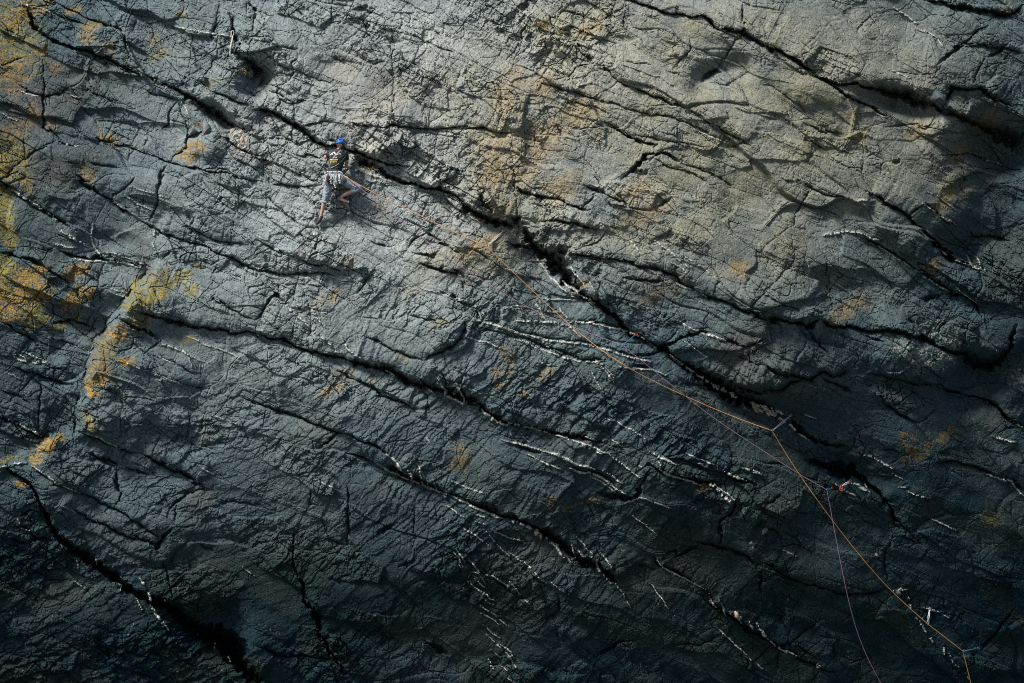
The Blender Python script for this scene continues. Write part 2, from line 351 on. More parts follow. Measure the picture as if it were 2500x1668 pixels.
VEINS = """
A 1.0|0,770 60,800 120,830
A 2.2b|60,1285 150,1340 240,1400 320,1455 400,1510
A 1.6|760,1370 850,1425 920,1470 990,1520
A .8|890,1275 1000,1310 1150,1350
A 1.3|850,1340 950,1400 1040,1440
A 1.6|390,970 460,985 540,1000
A 1.2|1180,180 1280,195 1350,215 1450,235 1590,245
A 2.2b|960,510 1040,545 1120,590 1200,605
A 1.2|1240,690 1270,740 1290,800
A 1.3|1640,1040 1792,1080
A 1.0|100,620 200,640 280,655
A 1.5|490,650 550,670
A 2.0b|150,30 250,50 340,70 350,100
B 2.2b|0,1065 100,1090 200,1130 300,1180 380,1205 450,1240
B 2.4|700,1170 800,1190 900,1230 1000,1265 1100,1280 1200,1300 1330,1330 1430,1390
B 1.2|720,1230 800,1240 900,1250
B 1.2|0,250 60,270
C 1.3|1080,720 1190,745 1280,785 1380,830 1440,860
C 1.1|1270,890 1400,940 1490,980
C 1.0|580,825 680,855 740,880
C 1.0|700,470 740,540
C .8|460,290 540,390
D 1.8b|900,60 960,90 1010,120 1070,160
D 2.0|1060,195 1130,215
D .7|1130,215 1200,260 1260,340
D 1.3|0,780 100,805 190,840 290,910 380,980
D 1.2|840,490 900,490 1010,535
D 1.6|1600,670 1650,720 1720,740
D 1.1|160,1220 240,1240 310,1275
D 1.0|720,1310 800,1365
D .9|1140,1310 1240,1370 1350,1450
D 1.6b|1090,1390 1190,1450 1330,1540
D 3.0b|640,1380 700,1370 760,1375
D 1.3|1500,1090 1600,1110 1680,1150
D 1.0|760,760 850,805
E 2.2b|390,20 450,60 520,100 600,140
E 2.0|620,80 640,130 680,200 690,230
E 1.4|370,130 450,150 540,150
E 1.6|690,180 780,200 870,230 990,265
E 1.6|500,230 620,245 760,245 860,260 940,290
E 1.0|660,305 760,310
E 1.0|730,440 800,470 880,495
E .8|760,430 860,460
E 2.2|340,770 410,780
E 1.0|460,810 540,830 630,880
E 2.4|100,900 140,930 220,940 300,940 350,965
E 1.6|160,870 260,910 330,945
E 1.0|100,890 130,885 180,920
E 1.2|20,680 90,720 140,750
E 2.0b|50,1330 150,1370 250,1420 310,1460
E 2.0b|1080,810 1150,830 1240,860 1290,890
E 1.0|1290,890 1310,970
E .9|1290,890 1420,940
E 1.1|1050,880 1130,920 1200,950
E 1.6|870,950 960,985 1060,1015 1160,1060 1270,1095
E .9|1220,740 1370,800 1500,850 1640,905
E 2.0|560,1415 650,1445 740,1490 820,1530
E .9|1430,1290 1530,1330 1630,1365
E 2.4b|1060,20 1045,120 1060,180
E 2.6b|1010,730 1060,780
E .7|40,1000 130,1050
E 2.0b|640,0 630,60
F 2.5b|230,550 270,600 330,650 380,690 430,740 480,780 530,820 560,860 600,890
F 2.4b|600,770 640,840 690,890 740,920
F 1.0|400,600 440,650 510,700
F 1.4|230,550 340,570 440,590 520,605
F 2.0|180,200 260,225 330,245
F 1.5b|400,60 480,100 560,130
F 1.6|1180,440 1280,460 1380,500 1440,520
F 1.6|1510,550 1540,600 1550,650
F 1.1|1540,560 1590,640
F 2.2|1500,650 1600,665 1700,700 1792,730
F 1.2|1440,765 1530,790 1590,800 1720,850
F 3.4b|1270,1060 1290,1110 1340,1170 1390,1210
F 4.5b|1300,1150 1360,1190 1420,1215
F 1.6|1380,1070 1410,1130 1440,1190 1420,1240
F 3.4b|1540,1240 1590,1290 1640,1330 1700,1360 1780,1370
F 2.2b|1180,1110 1200,1130 1240,1160
F 2.0|900,990 980,1040
F .8|1150,1420 1200,1480 1220,1500
F 1.1|1700,1470 1792,1500
F .8|890,60 960,160
F .8|990,20 1050,180
F 1.0|950,180 1020,220
G 2.2b|0,720 120,750 250,785 400,800 550,820 650,845 760,880 870,905 980,940
G 2.0b|60,650 200,655 330,665 420,690 460,730 520,790
G 2.2b|420,675 450,660 550,665 650,690 770,715 860,740 930,775 980,815 1030,850
G 3.4|180,520 210,560 240,620 270,650
G 1.4|240,505 350,505 470,512
G 1.2|245,590 350,590
G 1.5|190,200 230,260 280,340 350,410 420,480 470,500
G 2.0b|370,380 430,430 490,480 560,510 620,560
G 2.8b|350,560 380,600 420,650
G 1.1|60,530 100,620
G 1.0|420,240 450,320 500,390 540,440
G .7|530,340 600,460
G 1.2|640,30 720,90
G 1.1|780,50 850,120 920,200
G 1.5|1000,100 1100,170 1200,260 1280,320
G .8|1200,200 1330,290 1430,370
G 1.1|1100,240 1180,290 1250,350
G 2.2|1150,400 1230,430 1330,470 1370,490
G 2.8b|1320,740 1400,760 1490,790
G .8|1200,690 1300,720
G 1.0|1170,650 1300,730
G 3.2|1090,870 1150,920 1220,970 1290,1020
G 5.0b|1290,1020 1370,1070 1440,1110 1520,1150 1580,1190
G 6.0b|1670,1220 1740,1240 1792,1290
G 2.0|1600,1250 1650,1270
G 1.6|40,780 150,810 220,850 280,870 360,900 480,930 600,935 650,950
G 2.0b|610,940 680,1010 720,1080
G 1.0|640,940 740,1060
G .7|560,960 600,1050 650,1140
G 1.5|760,965 850,980 990,990 1090,1030
G 1.0|190,935 300,960
G 1.3|660,1320 760,1350 870,1420 960,1470
G 1.0|110,1140 160,1165
G 2.2b|0,1350 150,1385 300,1430 420,1460 500,1490 600,1530 680,1567
G 3.4b|480,1500 560,1530 640,1565
G 1.3|500,1435 620,1475
G 1.3|650,1470 720,1470 770,1510
G 2.2|0,1480 90,1500 200,1530 350,1567
G 1.0|20,1420 60,1490
G 1.0|100,1440 160,1500
G 2.2|960,1545 1020,1567
G .7|1190,780 1290,850 1380,910
G 2.4b|240,800 290,860
H 3.0b|430,65 500,60 580,45 700,65 800,110
H 1.5|780,140 850,175 900,220 980,260 1060,310 1120,330
H 2.2b|1090,345 1160,380 1230,430 1300,470
H 1.5|1340,440 1420,500 1470,530
H 2.0|1080,30 1140,90 1180,110
H 1.9|1190,125 1230,180 1290,230 1400,265 1530,310
H 2.8|1400,200 1420,240 1440,280
H 2.2|1470,210 1500,290
H 5.0b|0,1240 60,1280 130,1330 200,1370 230,1400
H 3.2b|60,1250 150,1300
H 1.6|240,1420 320,1470
H 2.2b|1690,1330 1792,1390
H 2.2b|1580,1445 1680,1475 1760,1490
H 1.3|280,1290 380,1325
I 3.0b|90,70 180,60
I 2.0b|0,95 90,80
I 1.6|220,80 270,120 340,170 400,210
I 1.1|400,210 520,260 570,280
I 1.0|410,350 520,410
I 2.0b|125,450 150,490
I 1.5b|130,510 200,530
I 3.2b|960,850 990,900 1010,950 1030,1000 1040,1050 1070,1100 1110,1150 1150,1200
I 3.2b|780,880 830,900 820,940
I 2.0b|810,830 830,860
I 1.6b|930,985 950,1020 975,1070
I 1.6|1120,985 1130,1010
I 1.2|520,710 540,790
I 1.2|650,700 670,770
I 1.4|1330,65 1400,110 1460,150
I .8|1650,775 1740,835
I 1.2|800,70 860,95
I 3.0b|1470,1290 1470,1340
I 3.4b|1560,1380 1580,1420
I 1.5b|1340,1220 1350,1250
I 1.0|500,870 590,925
J 2.4|910,0 960,50 1000,110 1020,140
J 3.2b|1040,90 1070,150 1090,190
J 1.7b|1130,100 1150,200
J 1.1|1100,50 1180,180 1195,220
J 1.3|1230,180 1250,230
J 1.7|820,60 940,130 1060,180 1150,215 1250,250 1350,290
J 3.8|1350,290 1430,325 1520,365 1620,410 1710,440
J 1.2|1300,350 1380,400 1440,440
J 1.2|1500,410 1580,435
J 1.2|1520,470 1610,485
J 1.2|1630,530 1700,560 1792,590
J 1.0|1590,530 1660,620 1760,710
J 1.0|1440,505 1530,570 1600,630
J 2.0b|1590,1400 1640,1470 1660,1500
J 1.1|1340,190 1460,230 1580,270
J .8|420,180 530,230 600,270
J .8|500,340 590,370
J 2.0b|1540,930 1600,970 1640,1010
J .8|1280,440 1350,470
J 1.0|1480,810 1570,825 1640,840 1700,890 1740,920
J .9|1370,640 1410,700 1450,750
J .9|1350,660 1400,720 1430,780
J .9|1380,740 1430,800
J .9|1470,720 1520,790 1560,830
J 1.0|1450,860 1520,920 1580,970
J .9|1500,840 1560,900 1600,930
J 1.0|1540,820 1590,900
J .9|1560,990 1640,1040
J 1.0|1550,1040 1620,1090 1680,1110
J 1.0|1550,1090 1640,1140 1690,1180
J 1.0|1620,1080 1700,1150 1740,1190
J 1.0|1570,1170 1630,1230 1690,1260
J 1.4|1590,1240 1660,1290 1700,1330
J 1.0|1680,1290 1740,1340 1780,1400
J 1.0|1620,1340 1690,1400
J 1.0|1690,1450 1750,1500
J 1.2|1700,1340 1760,1400 1780,1450
J 1.4|1720,1530 1780,1567
K 3.0|300,0 400,35 460,70 530,85 590,105
K 1.6|130,0 280,75 370,105
K 2.8|430,100 490,125 560,130 640,170 700,210 800,275
K 1.2|560,160 650,200 740,270
K 1.8b|650,120 720,160 790,200
K 2.4b|690,0 760,50 810,90 850,130 900,170
K 1.1|880,70 930,100
K 2.6|1000,0 1070,35 1150,75
K 2.4|1030,100 1090,140 1180,170 1240,190 1320,210
K 1.6|1220,0 1320,40 1400,70 1430,95
K 1.6|1020,30 1050,90
K 1.1|1270,60 1350,80
K 3.8b|1350,190 1400,220 1450,260 1500,310 1530,350
K 1.6|1400,200 1480,260 1550,320
K 3.0b|1480,125 1560,160 1640,190
K 2.2|1600,95 1660,115 1740,145
K 1.1|870,295 950,310 1050,350 1110,385
K .8|850,430 950,500 1030,560
K 4.0b|0,455 80,480 140,500 200,540 230,575
K 3.6b|260,575 300,610 330,640 350,680 380,710
K 2.2b|430,620 450,680 465,710
K 2.4b|490,670 530,720 545,765
K 3.2b|570,705 600,740 620,790 650,830 690,870 710,890
K 1.8b|740,890 780,950 800,990
K 1.1|810,1000 850,1060
K 1.1|400,700 430,760
K .9|460,560 520,620 580,690
K 1.1|610,650 670,710 710,790
K 1.2|0,665 60,710 120,750 180,800 220,850 270,890
K .8|300,880 360,935
K .9|0,570 100,595
K 1.1|10,880 60,940 110,1000 160,1050
K 1.6|980,890 1030,960 1080,1030 1150,1110
K 1.6|1020,720 1060,780 1130,820 1200,850 1280,890 1350,930
K 2.4b|1370,960 1390,1010 1440,1070
K 2.0b|1440,990 1470,1050 1490,1100
K 2.0b|1500,1060 1530,1100
K 3.4b|1550,1100 1600,1160
K 2.6b|1650,1150 1680,1210
K 2.8b|1700,1160 1740,1230 1792,1280
K 1.5|1430,1185 1500,1250 1560,1310 1620,1370 1660,1410
K 1.1|1690,1420 1750,1480
K 1.8b|0,1390 60,1460
L 2.4b|700,15 770,30 840,70 900,105
L 1.8b|870,130 960,170
L 1.4|930,225 1000,228
L 1.7b|1000,260 1060,285 1130,310
L 1.4|1150,440 1220,470 1330,525
L 2.2b|1520,130 1600,155 1700,190 1792,300
L 3.2b|600,200 650,215 700,240 745,260
L 1.3|490,200 560,245 650,290
L .9|690,170 730,250
L .9|150,660 240,705
L 2.2b|0,1200 50,1280 120,1330 200,1370 250,1390
L 2.6b|370,1450 405,1455
L 3.2b|900,940 950,930 1000,935
L 1.7b|1000,980 1030,1070
L 2.2|1110,1055 1210,1085
L 1.6|1240,1110 1280,1125
L 2.6b|1060,1125 1110,1200 1140,1240 1180,1300
L 3.2b|1240,1310 1250,1370
L 2.6b|1280,1370 1310,1430
L 2.0b|1320,1440 1350,1460
L 2.0b|1390,1500 1420,1560
L 2.6b|780,690 800,690
"""

# broad swells and hollows: x y rx ry angle height   (survey units of the overview sheet)
FORMS = """
1080 760 120 110 0 .22
1180 900 110 80 -20 .12
1420 930 120 70 20 .10
1230 1090 130 60 25 .16
1330 1040 60 40 20 .12
1560 1150 120 85 15 .26
1330 1010 220 60 25 .05
1820 800 190 100 10 .30
1790 880 90 35 10 .10
1720 930 100 22 20 -.25
1420 640 110 60 25 .14
1460 850 90 45 20 .10
1370 800 90 30 20 .08
1850 120 230 95 25 .22
2000 150 70 60 0 .10
1650 40 90 40 20 .10
2180 110 110 70 -30 .16
2060 235 80 28 15 -.35
1880 210 80 30 20 .10
600 168 34 22 20 -.40
500 275 46 16 30 -.38
585 200 30 20 20 -.22
470 330 40 22 10 .14
2290 330 90 45 20 -.50
2230 370 60 80 20 -.22
2250 190 70 50 0 .10
2200 280 60 30 0 .10
2080 430 200 110 20 .10
2290 500 70 110 10 -.35
2190 570 50 40 30 -.30
2060 780 60 45 60 .20
2140 840 70 40 20 .22
2250 880 90 50 10 -.40
2290 770 60 45 20 .20
2320 890 45 40 0 .25
1760 1170 70 60 0 .14
1930 1120 60 40 0 .08
1900 1000 120 40 25 -.10
1960 1080 90 25 20 -.25
640 130 120 70 10 .16
460 130 80 60 10 .12
400 30 100 50 0 .06
540 200 60 40 20 .12
150 330 90 50 25 .08
110 150 80 60 30 .08
90 510 90 50 20 .08
300 520 80 60 30 -.10
420 440 100 60 20 .10
150 700 110 90 20 .08
230 560 60 25 0 -.12
170 740 60 30 20 -.10
540 720 110 60 20 .12
330 700 60 60 30 .14
300 880 110 90 20 .12
120 1120 70 60 30 .18
390 1180 90 60 20 .14
420 1230 60 30 20 .06
640 1080 160 90 20 .10
730 985 50 35 15 .06
680 560 90 50 20 .10
860 620 110 60 20 .08
1130 570 120 40 20 .18
1010 600 70 30 20 .12
1150 480 90 40 20 .12
1290 500 80 35 15 .10
1000 330 120 70 20 .08
830 250 110 60 10 .14
760 190 70 60 20 -.06
1290 260 120 90 30 .08
1380 400 120 60 20 .10
1560 380 120 50 20 .08
1550 60 90 60 20 .06
1500 470 120 50 20 .07
1650 175 60 35 -10 -.22
1660 190 40 20 0 .12
1620 590 160 80 25 .14
1850 560 120 80 20 .12
1800 690 120 60 20 .14
1240 600 60 35 40 -.25
500 1440 60 50 40 -.30
150 1310 80 50 30 -.05
260 1450 120 80 20 .12
900 1330 180 90 -20 .08
1400 1370 160 80 20 .08
1700 1330 110 70 20 .10
2000 1350 180 100 20 .08
1120 1200 120 50 25 .10
1480 1050 80 40 20 .10
860 1000 110 60 20 .10
700 880 110 50 20 .10
520 1000 90 60 20 .06
"""

# lichen and stain: x y rx ry kind   (o ochre, y yellow green, b brown, w grey white)
STAINS = """
20 50 60 45 y
45 110 60 50 y
25 170 40 50 o
60 30 60 25 o
90 120 20 12 o
30 305 30 28 o
15 370 55 50 y
10 460 22 40 y
10 520 25 50 y
60 420 18 25 y
15 640 35 55 y
12 700 30 40 o
62 640 30 25 o
90 625 25 14 o
70 680 50 30 o
75 720 30 20 y
175 625 30 18 o
195 670 25 18 o
165 690 25 18 o
150 740 40 10 y
90 740 30 8 y
80 270 28 15 o
115 290 16 12 o
85 170 20 8 y
130 155 16 20 o
75 245 15 10 o
200 80 22 25 o
215 60 18 10 o
165 25 25 12 o
245 105 16 10 o
255 320 14 10 o
230 305 10 18 o
200 400 14 18 o
365 125 26 18 y
350 95 18 12 y
420 30 18 12 y
490 190 22 12 y
345 660 55 35 y
330 690 55 20 y
320 740 35 20 y
265 770 30 22 o
240 810 25 30 y
225 860 25 30 o
210 890 14 22 o
205 970 10 30 y
290 830 18 12 o
410 640 30 12 y
440 665 15 18 y
455 610 12 8 y
430 780 14 6 o
110 1020 35 18 o
80 1050 14 22 o
50 1110 14 8 o
10 1060 30 8 y
790 600 22 14 o
755 690 32 16 o
770 675 18 12 y
1010 735 20 10 y
1000 755 20 10 y
790 865 30 16 o
765 890 28 14 o
740 905 25 10 o
845 880 15 8 o
945 665 40 26 y
930 820 30 12 y
1165 820 20 35 o
1150 860 25 20 o
1145 885 20 10 o
1255 860 25 12 o
1060 1050 25 30 o
1040 1075 15 14 o
1200 900 12 8 o
1100 600 70 40 y
1150 610 30 20 y
1000 600 70 25 y
1090 570 60 22 o
1150 540 50 20 o
1200 560 40 20 b
1150 480 40 30 o
1130 410 45 40 o
1140 340 50 60 o
1240 330 60 60 o
1290 430 50 40 o
1200 400 40 30 o
1160 230 40 50 o
1180 170 30 40 o
1240 200 45 40 o
1330 260 70 40 o
1260 50 60 30 y
1380 30 70 20 y
1350 70 40 20 o
1400 300 50 30 y
1480 330 60 40 y
1500 250 70 50 y
1590 60 25 40 y
1540 120 20 40 y
1600 230 50 40 y
1700 170 50 60 y
1850 200 40 40 y
1900 240 40 35 y
1790 230 60 40 y
1640 320 80 50 y
1560 400 80 40 y
1600 500 90 50 y
1700 430 80 50 y
1860 330 80 60 y
1950 300 50 40 y
1450 440 60 25 o
1480 490 80 30 o
1800 560 60 50 y
1700 620 30 20 o
1690 610 18 14 o
1500 680 40 16 o
1560 655 30 30 y
1330 655 30 12 o
1960 700 40 20 o
1920 730 40 20 o
1970 320 20 15 o
1960 260 20 10 o
2160 470 30 20 o
2175 440 25 20 o
2100 300 30 20 o
2200 430 40 40 y
2140 610 25 15 o
2260 280 40 20 o
2310 20 30 20 y
2200 350 30 20 o
2180 280 20 40 w
2080 790 35 30 w
2110 820 35 35 w
2160 830 30 20 w
2190 780 25 20 w
2150 760 30 20 w
2110 750 25 12 w
2340 870 25 25 w
2080 1010 20 20 o
2100 1040 40 20 o
2170 1000 30 15 o
2280 970 35 20 b
2280 1190 30 20 y
1350 1150 25 8 o
1300 1170 14 10 o
1270 1145 20 8 o
1620 1115 18 10 o
1680 790 40 20 b
1500 660 60 40 b
720 985 60 35 b
760 1020 25 15 b
440 1160 40 40 b
470 1140 35 25 b
500 1300 20 20 b
870 1110 40 20 b
480 1000 30 20 b
190 1090 60 25 b
170 1370 50 20 b
110 1370 40 20 b
1620 900 50 30 b
1700 870 60 60 b
1720 800 80 50 b
1850 880 80 60 b
1780 1190 60 50 b
1200 1290 120 60 b
1550 1300 150 70 b
1100 1450 160 60 b
560 340 30 20 b
440 350 30 20 o
100 400 60 50 b
200 200 120 60 b
60 250 80 60 b
180 380 80 40 b
330 590 25 60 b
230 820 25 80 b
830 270 60 25 c
790 160 40 30 c
900 220 60 30 c
850 340 50 20 c
1000 200 50 40 c
860 190 60 30 b
"""
# ---------------------------------------------------------------- noise
def _hash(ix, iy, seed):
    h = (ix.astype(np.int64) * 374761393 + iy.astype(np.int64) * 668265263 + seed * 974634777) & 0xffffffff
    h = ((h ^ (h >> 13)) * 1274126177) & 0xffffffff
    h = h ^ (h >> 16)
    return h

def _f(h, sh=0):
    return ((h >> sh) & 0xffff).astype(np.float32) / 65535.0

def perlin(x, y, seed):
    ix = np.floor(x); iy = np.floor(y)
    fx = (x - ix).astype(np.float32); fy = (y - iy).astype(np.float32)
    ix = ix.astype(np.int64); iy = iy.astype(np.int64)
    ux = fx * fx * fx * (fx * (fx * 6 - 15) + 10)
    uy = fy * fy * fy * (fy * (fy * 6 - 15) + 10)
    def g(dx, dy):
        a = _f(_hash(ix + dx, iy + dy, seed)) * 6.2831853
        return np.cos(a) * (fx - dx) + np.sin(a) * (fy - dy)
    a = g(0, 0); b = g(1, 0); c = g(0, 1); d = g(1, 1)
    a = a + (b - a) * ux
    c = c + (d - c) * ux
    return (a + (c - a) * uy) * 1.5

def fbm(x, y, seed, octs=4, gain=.5):
    s = 0; a = 1.0; t = 0
    for i in range(octs):
        s = s + a * perlin(x * 2 ** i + 17.3 * i, y * 2 ** i - 9.1 * i, seed + i)
        t += a; a *= gain
    return s / t

def worley(x, y, seed, jit=.9):
    ix = np.floor(x).astype(np.int64); iy = np.floor(y).astype(np.int64)
    F1 = np.full(x.shape, 9.0, np.float32); F2 = F1.copy()
    DX = np.zeros(x.shape, np.float32); DY = DX.copy()
    ID = np.zeros(x.shape, np.int64)
    for dx in (-1, 0, 1):
        for dy in (-1, 0, 1):
            h = _hash(ix + dx, iy + dy, seed)
            px = (ix + dx + .5 + jit * (_f(h) - .5) - x).astype(np.float32)
            py = (iy + dy + .5 + jit * (_f(h, 15) - .5) - y).astype(np.float32)
            d = px * px + py * py
            n = d < F1
            F2 = np.where(n, F1, np.minimum(F2, d))
            F1 = np.where(n, d, F1)
            DX = np.where(n, -px, DX); DY = np.where(n, -py, DY); ID = np.where(n, h, ID)
    return np.sqrt(F1), np.sqrt(F2), DX, DY, ID

def sstep(a, b, x):
    t = np.clip((x - a) / (b - a), 0, 1)
    return t * t * (3 - 2 * t)

# ---------------------------------------------------------------- survey grid
K = 2500.0 / 2350.0
STEP = 2.0
def axis(lo, hi, mlo, mhi):
    core = np.arange(lo, hi + STEP, STEP)
    n = 40
    t = (np.arange(1, n + 1) / n)
    a = lo - (STEP * 40 * t + (mlo - STEP * 40) * t ** 2.2)[::-1]
    b = core[-1] + STEP * 40 * t + (mhi - STEP * 40) * t ** 2.2
    return np.concatenate([a, core, b]).astype(np.float64)
us = axis(-12, 2512, 500, 500)
vs = axis(-12, 1680, 500, 1800)
U, V = np.meshgrid(us, vs)
NV, NU = U.shape

def macro(u, v):
    """depth of the cliff (metres, away from the camera) before jointing"""
    z = -(v - CV) / S
    s = (u - 1250.0) * .74 + (v - 834.0) * .67
    t = 300.0
    b = t * np.log1p(np.exp(np.clip((s - 260.0) / t, -30, 30))) / S
    zc = np.clip(z, -8.5, 9)
    lf = 150.0 * np.log1p(np.exp(np.clip((230.0 - u) / 150.0, -30, 30))) / S
    rt = 170.0 * np.log1p(np.exp(np.clip((u - 1950.0) / 170.0, -30, 30))) / S
    return .04 * z + .0165 * zc * zc + (z - zc) * .033 * zc * .6 + .23 * b - .30 * lf + .13 * rt

def to_world(u, v, y):
    k = (DIST + y) / DIST
    return (u - CU) / S * k, y, Z0 - (v - CV) / S * k

# warp so that joints are jagged rather than ruled
w1 = perlin(U / 34, V / 34, 11); w2 = perlin(U / 34, V / 34, 12)
w3 = perlin(U / 11, V / 11, 13); w4 = perlin(U / 11, V / 11, 14)
w5 = perlin(U / 110, V / 110, 15); w6 = perlin(U / 110, V / 110, 16)
_a, _b, _c, _d, _id = worley(U / 30 + .3 * w1, V / 24 + .3 * w2, 17)
_a, _b, _c, _d, _id2 = worley(U / 12, V / 10, 18)
UW = U + 3.0 * w1 + 1.2 * w3 + 7.0 * (_f(_id) - .5) + 1.6 * (_f(_id2) - .5)
VW = V + 3.0 * w2 + 1.2 * w4 + 6.0 * (_f(_id, 12) - .5) + 1.6 * (_f(_id2, 12) - .5)
GRIT = .62 + .5 * _f(_id2, 6)

H = np.zeros(U.shape, np.float64)

def window(pts, m):
    x0 = min(p[0] for p in pts) - m; x1 = max(p[0] for p in pts) + m
    y0 = min(p[1] for p in pts) - m; y1 = max(p[1] for p in pts) + m
    i0 = max(0, np.searchsorted(us, x0)); i1 = np.searchsorted(us, x1)
    j0 = max(0, np.searchsorted(vs, y0)); j1 = np.searchsorted(vs, y1)
    return slice(j0, j1), slice(i0, i1)

def line_field(pts, m, warp=1.0):
    """distance, side and local halfwidth round a traced line"""
    sl = window(pts, m)
    x = U[sl] + warp * (UW[sl] - U[sl]); y = V[sl] + warp * (VW[sl] - V[sl])
    D = np.full(x.shape, 1e6); SG = np.ones(x.shape); W = np.zeros(x.shape); T = np.zeros(x.shape)
    n = len(pts) - 1
    tot = 0
    for i in range(n):
        ax, ay, aw = pts[i]; bx, by, bw = pts[i + 1]
        dx, dy = bx - ax, by - ay
        L = math.hypot(dx, dy) + 1e-6
        t = np.clip(((x - ax) * dx + (y - ay) * dy) / (L * L), 0, 1)
        px = x - ax - t * dx; py = y - ay - t * dy
        d = np.hypot(px, py)
        n_ = d < D
        cr = dx * (y - ay) - dy * (x - ax)
        SG = np.where(n_, np.where(cr < 0, 1.0, -1.0), SG)
        W = np.where(n_, aw + (bw - aw) * t, W)
        T = np.where(n_, tot + t * L, T)
        D = np.where(n_, d, D)
        tot += L
    return sl, D, SG, W, T, tot

def parse(txt):
    out = []
    for ln in txt.strip().splitlines():
        hd, body = ln.split('|')
        hd = hd.split()
        ox, oy = SHEET[hd[0]]
        pts = []
        for p in body.split():
            q = [float(c) for c in p.split(',')]
            pts.append((ox + q[0] / 2.8, oy + q[1] / 2.8, q[2] if len(q) > 2 else 0))
        out.append((hd[1:], pts))
    return out

# ---------------------------------------------------------------- zones
def blob(x, y, rx, ry, p=2.0):
    return np.exp(-(((U - x * K) / (rx * K)) ** 2 + ((V - y * K) / (ry * K)) ** 2) ** (p / 2))

# rippled cleavage: strong in the lower left and centre
rip = np.clip(1.0 * blob(700, 1250, 720, 420, 3) + .9 * blob(1250, 1000, 430, 300, 3) + .6 * blob(850, 720, 250, 150)
              + .9 * blob(200, 1450, 500, 220, 3) + .35 * blob(1500, 1350, 400, 250), 0, 1)
rip *= 1 - .7 * blob(250, 480, 260, 420, 4)
blk = np.clip(.9 * blob(1000, 480, 330, 150) + .9 * blob(850, 180, 420, 180, 3) + .8 * blob(1150, 350, 200, 330)
              + .5 * blob(2150, 800, 220, 150) + .6 * blob(1850, 1150, 200, 120) + .5 * blob(560, 330, 250, 80) + .5 * blob(1300, 80, 200, 90), 0, 1)
plate = np.clip(.9 * blob(200, 400, 380, 480, 4) + .8 * blob(1800, 500, 600, 420, 4) + .6 * blob(1600, 250, 500, 260), 0, 1)

smooth0 = blob(1850, 300, 560, 380, 4)

# ---------------------------------------------------------------- broad forms
def forms():
    global H
    for ln in FORMS.strip().splitlines():
        x, y, rx, ry, a, h = [float(c) for c in ln.split()]
        x *= K; y *= K; rx *= K; ry *= K
        sl = window([(x, y)], 3 * max(rx, ry))
        c, s_ = math.cos(math.radians(a)), math.sin(math.radians(a))
        dx = U[sl] + 14 * w5[sl] + 5 * w1[sl] - x; dy = V[sl] + 14 * w6[sl] + 5 * w2[sl] - y
        p = (dx * c + dy * s_) / rx; q = (-dx * s_ + dy * c) / ry
        r = p * p + q * q
        H[sl] += 1.5 * h * np.exp(-r ** 1.5 * .7)
forms()

# long swells aligned with the bedding
ca, sa = math.cos(math.radians(28)), math.sin(math.radians(28))
P = U * ca + V * sa; Q = -U * sa + V * ca
H += .15 * fbm(P / 420, Q / 170, 21, 3) + .07 * fbm(P / 130, Q / 70, 25, 2)

# ---------------------------------------------------------------- jointed blocks (bedding aligned, tilted facets)
def facets(P, Q, sx, sy, seed, tilt, crease, cw, warp=.25):
    x = P / sx + warp * perlin(P / sx * 1.3, Q / sy * 1.3, seed + 5)
    y = Q / sy + warp * perlin(P / sx * 1.3, Q / sy * 1.3, seed + 6)
    F1, F2, DX, DY, ID = worley(x, y, seed)
    a = _f(ID, 3) * 2 - 1; b = _f(ID, 11) * 2 - 1; c = _f(ID, 7) - .5
    e = F2 - F1
    h = tilt * (.85 * a * DX + .85 * b * DY + 1.3 * c) * (.35 + .65 * sstep(0, .07, e))
    h -= crease * (1 - sstep(0, cw, e))
    return h, e, ID

def stair(h, n, sharp=.14):
    k = h * n; f = np.floor(k); return (f + sstep(0, sharp, k - f) * 1.0 + .25 * (k - f)) / n
h, e, ID_BIG = facets(P + 30 * w5, Q + 20 * w6, 330, 130, 43, .10, .03, .010, .10)
H += h * (.8 + .4 * plate)
HBASE = H.copy()
fl = fbm(P / 150 + .3 * w5, Q / 60, 35, 4, .55)
H += .26 * stair(fl, 7) * (.35 + .5 * plate + .35 * blk) * (1 - .6 * rip)
cb, sb = math.cos(math.radians(-52)), math.sin(math.radians(-52))
P2 = U * cb + V * sb; Q2 = -U * sb + V * cb
fl = fbm(P2 / 60, Q2 / 34, 37, 3, .55)
H += .055 * stair(fl, 5) * np.clip(.45 + .6 * blk + .2 * plate, 0, 1) * (1 - .4 * rip)
msk = sstep(-.25, .35, fbm(U / 160, V / 160, 31, 2))
h, e, ID1 = facets(P + 12 * w5, Q + 10 * w6, 150, 70, 41, .15, .02, .03, .12)
H += 1.0 * h * (.50 + .5 * plate + .3 * blk)
ID_BLOCK = ID1
h, e, _ = facets(P, Q, 62, 30, 51, .080, .055, .055, .12)
H += h * np.clip(.30 + .75 * blk + .12 * plate, 0, 1.3) * (.5 + .7 * msk)
cb, sb = math.cos(math.radians(-52)), math.sin(math.radians(-52))
P2 = U * cb + V * sb; Q2 = -U * sb + V * cb
h, e, _ = facets(P2 + 5 * w1, Q2 + 5 * w2, 44, 19, 61, .058, .040, .07, .15)
H += h * np.clip(.10 + .60 * blk + .25 * rip, 0, 1.2) * (.4 + .8 * (1 - msk))
h, e, _ = facets(P2 + 3 * w3, Q2 + 3 * w4, 25, 11, 71, .030, .016, .08, .1)
H += h * np.clip(.15 + .40 * blk + .2 * rip, 0, 1) * (.3 + 1.0 * msk)
h, e, _ = facets(P + 2 * w3, Q + 2 * w4, 15, 8, 75, .016, .006, .1, .1)
H += .7 * h * np.clip(.45 + .25 * blk, 0, 1)

